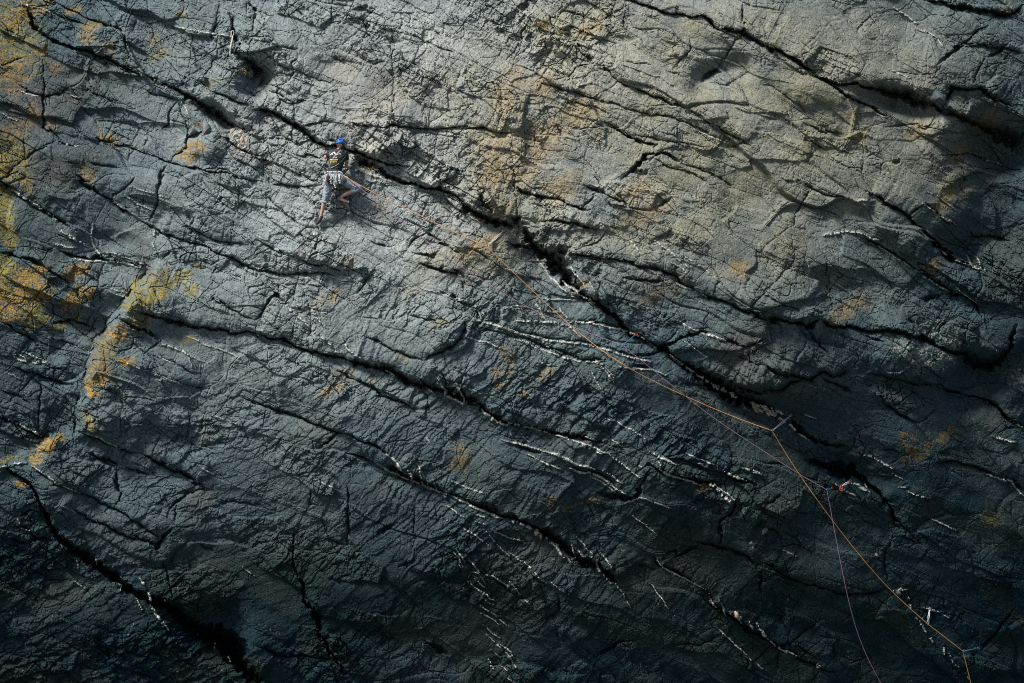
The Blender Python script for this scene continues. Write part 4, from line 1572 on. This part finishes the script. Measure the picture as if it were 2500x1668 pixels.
bm = bmesh.new()
sweep(bm, [wai + (pel - wai) * .2, pel + (wai - pel) * .3, pel, pel + (pel - wai) * .35], [(.150, .108), (.165, .118), (.168, .125), (.11, .10)], B_, 26)
lc, rc = J(350, 1128, .22), J(790, 955, .20)
sweep(bm, [LHi + UPV * .03, LHi + (LK - LHi) * .45, LK, lc], [.108, .092, .078, .066], n=20)
sweep(bm, [RHi + UPV * .03, RHi + (RK - RHi) * .5, RK + (RHi - RK) * .08], [.112, .098, .080], n=20)
ball(bm, RK, .080, .08, .080, 16)
sweep(bm, [RK, rc], [.080, .066], n=18)
fused("trousers", bm, M_TROUS, person, .011, 2, .010)
for c0, dr in ((lc, (lc - LK).normalized()), (rc, (rc - RK).normalized())):
    bm = bmesh.new()
    sweep(bm, [c0 - dr * .02, c0, c0 + dr * .018], [.068, .073, .070], n=18)
    mesh_obj("rolled_cuff", bm, M_TROUS, person)

for nm_, he, a, t, mt in (("L", LHe, LA, LT, M_SHOE), ("R", RHe, RA, RT, M_SHOE2)):
    bm = bmesh.new()
    d = (t - he).normalized()
    sweep(bm, [he - d * .03, he, he + d * .08, he + (t - he) * .75, t + d * .012], [(.024, .03), (.040, .046), (.046, .040), (.047, .030), (.018, .014)], UPV if nm_ == "R" else B_, 16)
    sweep(bm, [a, he], [.040, .042], n=14)
    sh = fused("climbing_shoe", bm, mt, person, .009, 2)
    bm = bmesh.new()
    dn = (Vector((0, 0, -1)) if nm_ == "R" else Vector((-.5, .5, -.6))).normalized() * .022
    sweep(bm, [he - d * .03 + dn, he + d * .1 + dn, t + d * .015 + dn * .5], [(.034, .010), (.042, .010), (.022, .010)], UPV if nm_ == "R" else B_, 12)
    so = mesh_obj("sole", bm, M_DARK, sh)
    so.matrix_parent_inverse = sh.matrix_parent_inverse.inverted() @ Matrix.Identity(4) if False else Matrix.Translation(person.location).inverted() @ Matrix.Translation(person.location)

# hair below the helmet
bm = bmesh.new()
ball(bm, hea + Vector((.004, -.020, -.045)), .080, .090, .080, 20)
sweep(bm, [hea + Vector((0, -.07, -.06)), hea + Vector((.012, -.080, -.105)), hea + Vector((.02, -.07, -.14))], [.045, .038, .018], n=12)
fused("hair", bm, M_HAIR, person, .010, 1, .010)

# helmet: vented dome over a dark liner
def dome(scale, cut, grow=0.0):
    bm = bmesh.new(); NA, NB = 36, 14
    R_ = Matrix.Rotation(math.radians(-14), 3, 'X')
    vv = []
    for b in range(NB + 1):
        th = b / NB * math.radians(104)
        row = []
        for a in range(NA):
            ph = a / NA * 2 * math.pi
            p = Vector((math.sin(th) * math.cos(ph) * .102, math.sin(th) * math.sin(ph) * .128, math.cos(th) * .108)) * scale
            row.append(bm.verts.new(hea + Vector((0, .008, .012)) + R_ @ p))
        vv.append(row)
    holes = set()
    if cut:
        for a0 in range(0, 36, 6):
            for a in range(1, 5): holes.add((a0 + a, 8)); holes.add((a0 + a, 9))
            for a in range(2, 4): holes.add((a0 + a, 7)); holes.add((a0 + a, 10))
            for a in range(4, 7): holes.add(((a0 + a) % 36, 4))
            holes.add(((a0 + 5) % 36, 5)); holes.add(((a0 + 5) % 36, 3))
    for b in range(NB):
        for a in range(NA):
            if (a, b) in holes: continue
            f = [vv[b][a], vv[b][(a + 1) % NA], vv[b + 1][(a + 1) % NA], vv[b + 1][a]]
            try: bm.faces.new(f)
            except ValueError: pass
    bmesh.ops.remove_doubles(bm, verts=bm.verts[:], dist=.0005)
    return bm
hl = mesh_obj("helmet", dome(1.0, True), M_HELM, person)
md = hl.modifiers.new("thickness", 'SOLIDIFY'); md.thickness = .006
ln_ = mesh_obj("helmet_liner", dome(.93, False), M_DARK, hl); ln_.matrix_parent_inverse = Matrix.Identity(4)

# printed back of the shirt, laid on the cloth
def bvh_of(o):
    me = o.data
    return BVHTree.FromPolygons([v.co.copy() for v in me.vertices], [tuple(p.vertices) for p in me.polygons])
bv_shirt = bvh_of(shirt)
def on_shirt(zx, zy, off=.004):
    p = J(zx, zy, .7)
    d = (p - cam.location).normalized()
    hit = bv_shirt.ray_cast(p - d * 1.0, d)
    return (hit[0] - d * off) if hit[0] else None
def strokes(name, segs, mat, parent, off=.004):
    bm = bmesh.new()
    for pts, w in segs:
        for (x0, y0), (x1, y1) in zip(pts[:-1], pts[1:]):
            L = math.hypot(x1 - x0, y1 - y0); k = max(1, int(L / 8))
            nx, ny = -(y1 - y0) / L * w / 2, (x1 - x0) / L * w / 2
            for i in range(k):
                q = []
                for t, sg in ((i / k, 1), ((i + 1) / k, 1), ((i + 1) / k, -1), (i / k, -1)):
                    q.append(on_shirt(x0 + (x1 - x0) * t + nx * sg, y0 + (y1 - y0) * t + ny * sg, off))
                if all(q): bm.faces.new([bm.verts.new(c) for c in q])
    o = mesh_obj(name, bm, mat, None, False)
    o.parent = parent; o.matrix_parent_inverse = Matrix.Identity(4)
    return o
strokes("mountain_print", [([(432, 382), (470, 352), (497, 333), (520, 368), (536, 386), (552, 348), (578, 358), (606, 374)], 10),
                           ([(470, 356), (474, 380)], 9), ([(497, 338), (503, 360)], 12), ([(552, 350), (556, 375)], 9), ([(580, 360), (600, 372)], 9)], M_WHT, shirt)
rng = random.Random(4)
segs = []
for y0, x0, x1, h in ((424, 478, 532, 16), (458, 426, 556, 20), (491, 430, 530, 20)):
    x = x0
    while x < x1:
        w = rng.choice((10, 12, 14))
        segs.append(([(x + 2, y0 - h / 2), (x + 2, y0 + h / 2)], 6))
        segs.append(([(x + w - 3, y0 - h / 2), (x + w - 3, y0 + h / 2)], 5))
        segs.append(([(x + 2, y0 + rng.choice((-.4, 0, .4)) * h), (x + w - 3, y0 + rng.choice((-.4, 0, .4)) * h)], 5))
        x += w + 2
strokes("lettering", segs, M_YEL, shirt)["kind"] = "stuff"
for sg in (([(612, 300), (560, 350), (500, 410), (455, 470), (425, 540)], 5), ([(600, 298), (545, 350), (485, 405)], 4),
           ([(690, 360), (665, 420), (615, 480), (540, 540), (440, 592)], 5), ([(432, 330), (405, 430), (408, 520), (420, 590)], 4)):
    strokes("shoulder_cord", [sg], M_WEBW, shirt, .008)["kind"] = "stuff"

# harness
bm = bmesh.new()
wc = wai + (pel - wai) * .40
sweep(bm, [wc + UPV * .028, wc + UPV * .01, wc - UPV * .03], [(.166, .124), (.172, .130), (.170, .130)], B_, 30, cap=False)
ha = mesh_obj("harness", bm, M_WEBG, person)
ha.modifiers.new("thickness", 'SOLIDIFY').thickness = .008
for hi, k in ((LHi, LK), (RHi, RK)):
    bm = bmesh.new(); d = (k - hi).normalized(); c0 = hi + d * .10
    sweep(bm, [c0, c0 + d * .045], [.112, .110], n=20, cap=False)
    lo_ = mesh_obj("leg_loop", bm, M_WEBG, ha); lo_.matrix_parent_inverse = Matrix.Identity(4)

# racked gear
def ring(bm, c, ax, up, a, b, r, n=14):
    """closed loop of wire: half-lengths a (along up) and b"""
    sd = ax.cross(up).normalized()
    pts = [c + up * a * math.cos(t) + sd * b * math.copysign(abs(math.sin(t)) ** .7, math.sin(t)) for t in [k / n * 2 * math.pi for k in range(n)]]
    rr = []
    for i in range(n):
        t = (pts[(i + 1) % n] - pts[i - 1]).normalized(); h = ax - t * ax.dot(t); h.normalize(); s_ = t.cross(h)
        rr.append([bm.verts.new(pts[i] + s_ * r * math.cos(k / 5 * 2 * math.pi) + h * r * math.sin(k / 5 * 2 * math.pi)) for k in range(5)])
    for i in range(n):
        for k in range(5):
            bm.faces.new((rr[i][k], rr[i][(k + 1) % 5], rr[(i + 1) % n][(k + 1) % 5], rr[(i + 1) % n][k]))

def quickdraw(top, bot, web, name="quickdraw", ends=(None, None), cl=.055):
    e = empty(name, top)
    d = (bot - top); L = d.length; d.normalize()
    ax = Vector((rng.uniform(-.5, .5), -1, rng.uniform(-.2, .2))).normalized()
    ax = (ax - d * ax.dot(d)).normalized()
    for k, (c0, mt) in enumerate(((top + d * cl * .5, ends[0]), (bot - d * cl * .5, ends[1]))):
        bm = bmesh.new(); ring(bm, c0, ax, d, cl * .62, cl * .30, .0062)
        mesh_obj("carabiner", bm, mt or M_METAL, e)
    bm = bmesh.new()
    sweep(bm, [top + d * cl * .85, top + d * L * .5 + ax * .004, bot - d * cl * .85], [(.010, .0045)] * 3, ax, 8)
    mesh_obj("sling", bm, web, e)
    return e

ORD = "leftmost second third fourth fifth sixth seventh eighth ninth tenth eleventh twelfth thirteenth fourteenth fifteenth sixteenth rightmost".split()
gear = [(355, 660, 330, 800), (372, 655, 352, 870), (345, 700, 318, 890), (395, 650, 385, 790), (430, 650, 425, 770), (448, 655, 450, 840),
        (470, 650, 472, 770), (490, 650, 500, 850), (515, 648, 520, 800), (540, 650, 545, 845), (560, 650, 575, 790), (580, 650, 588, 830),
        (600, 655, 600, 780), (615, 665, 612, 750), (530, 650, 512, 905), (460, 650, 440, 810), (505, 650, 530, 740)]
for i, (x0, y0, x1, y1) in enumerate(sorted(gear, key=lambda g: g[0] + g[2])):
    o0 = .30 + .135 * math.sqrt(max(0, 1 - ((x0 - 500) / 190) ** 2)) + .02 * (i % 3)
    q = quickdraw(J(x0, y0, o0), J(x1, y1, o0 + .03), M_WEBW)
    tag(q, (ORD[i] + (" from the left" if 0 < i < 16 else "") + " of the white slings with silver carabiners on the climber's harness"), "quickdraw", "climbing gear racked on the climber's harness")
# chalk bag
bm = bmesh.new()
cb_ = J(410, 765, .43)
sweep(bm, [cb_ + UPV * .075, cb_ + UPV * .06, cb_, cb_ - UPV * .07, cb_ - UPV * .085], [(.040, .036), (.050, .045), (.052, .046), (.046, .040), (.02, .02)], B_, 16)
tag(mesh_obj("chalk_bag", bm, M_DARK), "small black chalk bag among the gear on the climber's left hip", "chalk bag")

# ---------------------------------------------------------------- ropes
M_ORG = simple("orange_rope", (.58, .28, .085), .8, noise=.15, scale=300)
M_PUR = simple("purple_rope", (.30, .17, .26), .8, noise=.35, scale=160)
def rope(name, pts, anchors, mat, rad, label, y_start=None):
    # survey points; free spans run straight between their anchors, never into the rock
    dens = []
    for (a, b) in zip(pts[:-1], pts[1:]):
        L = math.hypot(b[0] - a[0], b[1] - a[1]); k = max(1, int(L / 14))
        for i in range(k): dens.append((a[0] + (b[0] - a[0]) * i / k, a[1] + (b[1] - a[1]) * i / k))
    dens.append(pts[-1])
    arr = np.array(dens)
    # round the traced corners between the anchors
    keep = np.zeros(len(arr), bool)
    for an in anchors: keep[np.argmin(np.hypot(arr[:, 0] - an[0], arr[:, 1] - an[1]))] = True
    keep[0] = keep[-1] = True
    for _ in range(30):
        sm = arr.copy(); sm[1:-1] = .25 * arr[:-2] + .5 * arr[1:-1] + .25 * arr[2:]
        sm[keep] = arr[keep]; arr = sm
    ki = np.nonzero(keep)[0]
    need = np.array([ysurf(u, v, 3) - .03 for u, v in arr])
    yy = np.zeros(len(arr)); ya = {k: ysurf(*arr[k], 4) - .12 for k in ki}
    if y_start is not None: ya[ki[0]] = y_start
    for a, b in zip(ki[:-1], ki[1:]):
        t = np.linspace(0, 1, b - a + 1); yy[a:b + 1] = ya[a] + (ya[b] - ya[a]) * t
    ex = np.minimum(0, need - yy)
    for _ in range(40):
        s2 = ex.copy(); s2[1:-1] = np.minimum(ex[1:-1], (ex[:-2] + ex[2:]) / 2); ex = s2
    yy = yy + ex
    P_ = [at(u, v, y) for (u, v), y in zip(arr, yy)]
    bm = bmesh.new(); sweep(bm, P_, [rad] * len(P_), n=8)
    o = mesh_obj(name, bm, mat); tag(o, label, "rope", "ropes trailing from the climber")
    return P_

ORG = [(839, 429), (849, 431), (877, 455), (916, 475), (977, 504), (1041, 532), (1088, 560), (1120, 573), (1188, 602), (1240, 653), (1292, 702), (1354, 761),
       (1397, 800), (1426, 825), (1461, 852), (1504, 882), (1540, 904), (1579, 925), (1626, 946), (1669, 966), (1740, 998), (1811, 1027), (1885, 1052),
       (1919, 1109), (1949, 1158), (2031, 1270), (2103, 1363), (2178, 1449), (2228, 1492), (2265, 1524), (2351, 1590), (2371, 1668), (2392, 1760)]
PUR = [(868, 446), (882, 458), (913, 484), (941, 507), (988, 550), (1024, 575), (1066, 609), (1120, 648), (1177, 687), (1259, 737), (1294, 754), (1358, 784),
       (1408, 802), (1454, 821), (1520, 843), (1547, 866), (1583, 896), (1619, 923), (1669, 964), (1715, 1002), (1776, 1046), (1879, 1110), (1949, 1160), (2019, 1196),
       (2022, 1208), (2031, 1262), (2042, 1322), (2055, 1387), (2065, 1440), (2078, 1497), (2092, 1553), (2117, 1612), (2149, 1668), (2200, 1750)]
yw = J(620, 700, .34).y
PO = rope("climbing_rope", ORG, [(1188, 602), (1885, 1052), (2265, 1524), (2351, 1590)], M_ORG, .0078, "orange rope running from the climber's waist down to the lower right corner", yw)
PP = rope("climbing_rope", [(839, 430)] + PUR, [(1520, 843), (2019, 1196)], M_PUR, .0065, "thin purple rope below and beside the orange one, hanging slack at its lower end", yw)

def near(P_, u, v):
    best = min(P_, key=lambda p: (((p.x * DIST / (DIST + p.y)) * S + CU - u) ** 2 + ((Z0 - p.z) * DIST / (DIST + p.y) * S + CV - v) ** 2))
    return best.copy()

M_RED = simple("red_alloy", (.35, .05, .04), .45, .3)
M_BLU = simple("blue_webbing", (.05, .13, .24), .7)
M_BLA = simple("blue_alloy", (.10, .20, .32), .45, .4)
def runner(a, b, web, ma, mb, label, cat="sling", double=True, cl=.07):
    """extender from the rock (a) to the rope (b)"""
    e = empty("runner", a); d = (b - a).normalized(); ax = Vector((0, -1, 0)); ax = (ax - d * ax.dot(d)).normalized(); sd = d.cross(ax)
    for c0, mt in ((a + d * .02, ma), (b - d * cl * .5, mb)):
        bm = bmesh.new(); ring(bm, c0, ax, d, cl * .55, cl * .30, .0075); mesh_obj("carabiner", bm, mt, e)
    bm = bmesh.new(); w = .011 if double else 0
    for s_ in ((-1, 1) if double else (0,)):
        m = (a + b) / 2 + sd * s_ * w * 1.5 + Vector((0, 0, -.006))
        sweep(bm, [a + d * .03, m, b - d * cl * .7], [(.010, .006)] * 3, ax, 8)
    mesh_obj("sling", bm, web, e)
    tag(e, label, cat, "protection placed in the rock"); return e
runner(on(1231, 562, .03), near(PO, 1188, 602), M_WEBW, M_METAL, M_METAL, "long white sling holding the orange rope just right of the climber's ledge system")
runner(on(1554, 815, .03), near(PP, 1521, 843), M_BLU, M_RED, M_BLA, "blue sling with a red carabiner clipped to the purple rope at the quartz veins", "quickdraw", False)
runner(on(1932, 1013, .03), near(PO, 1886, 1052), M_WEBW, M_METAL, M_BLA, "white sling clipped to the orange rope where it bends steeply downwards")
runner(on(2034, 1191, .02), near(PP, 2018, 1197), M_BLU, M_RED, M_BLA, "short blue sling with red tip at the sharp bend of the purple rope", "quickdraw", False, .06)
runner(on(2270, 1486, .03), near(PO, 2265, 1524), M_WEBW, M_METAL, M_METAL, "white sling hanging upright from a pale streak above the lower orange rope")
runner(on(2391, 1582, .03), near(PO, 2352, 1590), M_BLU, M_BLA, M_METAL, "blue sling at the lowest bend of the orange rope, near the bottom right corner", "quickdraw", False)
# red clip and white loops left in the crack beside the rope bend
e = runner(on(2077, 1174, .03), on(2052, 1188, .06), M_WEBW, M_RED, M_RED, "white sling loop with red carabiners hanging in the crack right of the purple rope's bend")
bm = bmesh.new(); ring(bm, on(2054, 1194, .08), Vector((0, -1, 0)), UPV, .045, .033, .011); mesh_obj("carabiner", bm, M_RED, e)
# peg with tape, upper left
a = on(568, 80, .05); b = on(561, 138, .04)
e = empty("runner", a)
bm = bmesh.new(); ring(bm, a + Vector((.0, 0, -.01)), Vector((0, -1, 0)), UPV, .05, .028, .010); mesh_obj("ring", bm, M_WEBW, e)
bm = bmesh.new()
pts = [on(u, v, .035) for u, v in ((568, 87), (567, 97), (564, 108), (562.5, 120), (561, 132), (563, 137))]
sweep(bm, pts, [(.014, .007)] * len(pts), B_, 8); mesh_obj("sling", bm, M_WEBW, e)
tag(e, "old white tape hanging alone from a ring near the top left of the face", "sling", "protection placed in the rock")

# ---------------------------------------------------------------- dry grass in the joints
M_STRAW = simple("dry_grass", (.30, .25, .13), .8, noise=.3, scale=40)
M_GREEN = simple("green_grass", (.08, .12, .035), .8, noise=.4, scale=40)
def tuft(u, v, n, ln, mat, label, spread=10, drop=-.4):
    r = random.Random(int(u * 7 + v)); bm = bmesh.new()
    for _ in range(n):
        b0 = on(u + r.uniform(-spread, spread), v + r.uniform(-spread * .5, spread * .5), -.03)
        d = Vector((r.uniform(-1, 1), r.uniform(-1.1, -.3), r.uniform(drop, 1))).normalized(); L = ln * r.uniform(.5, 1.2)
        p1 = b0 + d * L * .5; p2 = p1 + (d + Vector((0, -.1, -.8))).normalized() * L * .5
        s_ = d.cross(Vector((0, 1, 0))).normalized() * .0045
        q = [b0 - s_, b0 + s_, p1 + s_, p1 - s_]
        vv = [bm.verts.new(c) for c in q] + [bm.verts.new(p2)]
        bm.faces.new(vv[:4]); bm.faces.new((vv[3], vv[2], vv[4]))
    _g = mesh_obj("grass_tuft", bm, mat, None, False)
    tag(_g, label, "grass", "grass tufts growing in the cracks")
tuft(1322, 62, 110, .20, M_STRAW, "straw coloured grass tuft below the dark hole at the top centre", 14)
tuft(1368, 78, 50, .16, M_STRAW, "thin dry tuft between brown blocks at the top, right of the straw tuft", 12)
tuft(905, 412, 60, .18, M_STRAW, "dry grass sprouting from the shadowed crack right of the climber", 14)
tuft(482, 305, 60, .16, M_STRAW, "small dry tuft on the rubble left of the cream quartz blocks", 10)
tuft(596, 172, 60, .16, M_STRAW, "dry grass inside the dark pocket below the hanging white tape", 12)
tuft(1885, 110, 60, .12, M_GREEN, "low green tuft on the long ledge at the upper right", 10)
tuft(1985, 180, 70, .11, M_GREEN, "low green tuft further down the same upper right ledge", 14)
tuft(930, 505, 50, .15, M_STRAW, "dry stems beside the ropes just below the climber's right foot", 16)
tuft(1170, 540, 40, .14, M_STRAW, "dry stems in the black gap above the long white sling", 12)

# ---------------------------------------------------------------- stones wedged in the joints (pieces of the face)
def stone(u, v, r, col, seed, flat=.75):
    rr = random.Random(seed); bm = bmesh.new()
    bmesh.ops.create_icosphere(bm, subdivisions=2, radius=1)
    cuts = [(Vector((rr.uniform(-1, 1), rr.uniform(-1, 1), rr.uniform(-1, 1))).normalized(), rr.uniform(.45, .8)) for _ in range(9)]
    for vtx in bm.verts:
        p = vtx.co.copy()
        for n_, d in cuts:
            k = p.dot(n_)
            if k > d: p -= n_ * (k - d)
        vtx.co = p
    R_ = Matrix.Rotation(rr.uniform(0, 6.28), 4, 'Y')
    c = on(u, v, -r * .35, 0)
    bmesh.ops.transform(bm, matrix=Matrix.Translation(c) @ R_ @ Matrix.Diagonal((r * 1.25, r, r * flat, 1)), verts=bm.verts[:])
    mesh_obj("wedged_stone", bm, col, cliff, False)
M_CREAM = rock_plain = simple("cream_quartz", (.38, .31, .21), .75, noise=.35, scale=25)
M_GREYST = simple("grey_stone", (.13, .145, .15), .8, noise=.3, scale=20)
M_DKST = simple("dark_stone", (.055, .07, .075), .75, noise=.3, scale=20)
sid = 0
for u, v, r, m_ in ((566, 322, .07, M_CREAM), (575, 333, .08, M_CREAM), (588, 322, .06, M_CREAM), (597, 330, .07, M_CREAM), (592, 345, .08, M_CREAM), (585, 356, .06, M_CREAM),
                    (603, 345, .05, M_CREAM), (598, 361, .06, M_CREAM), (625, 372, .05, M_CREAM), (560, 312, .04, M_CREAM), (580, 343, .05, M_CREAM),
                    (585, 300, .16, M_GREYST), (600, 283, .12, M_GREYST), (572, 270, .10, M_GREYST), (625, 262, .12, M_GREYST), (608, 185, .14, M_GREYST), (625, 205, .16, M_GREYST),
                    (600, 215, .10, M_GREYST), (505, 322, .16, M_GREYST), (470, 322, .12, M_GREYST), 
                    (1843, 994, .12, M_CREAM), (1860, 1003, .09, M_CREAM), (1818, 998, .07, M_GREYST), (1875, 1010, .06, M_CREAM), (1120, 968, .07, M_CREAM), (1110, 960, .05, M_CREAM), (1158, 985, .05, M_CREAM),
                    (2229, 234, .10, M_GREYST), (2232, 255, .12, M_DKST), (2290, 240, .18, M_DKST), (2310, 270, .14, M_DKST), (2250, 275, .16, M_GREYST),
                    
                    (1310, 1300, .08, M_CREAM), (1319, 1309, .06, M_CREAM), (1357, 1330, .06, M_CREAM), (1798, 1500, .08, M_CREAM), (1806, 1508, .06, M_CREAM), (1755, 1490, .04, M_CREAM),
                    (1865, 1295, .10, M_GREYST), (1835, 1325, .08, M_GREYST), (2140, 1354, .06, M_GREYST), (2000, 800, .22, M_DKST), (2190, 1445, .10, M_GREYST),
                    (2000, 1627, .06, M_CREAM)):
    sid += 1
    stone(u, v, r, m_, sid)
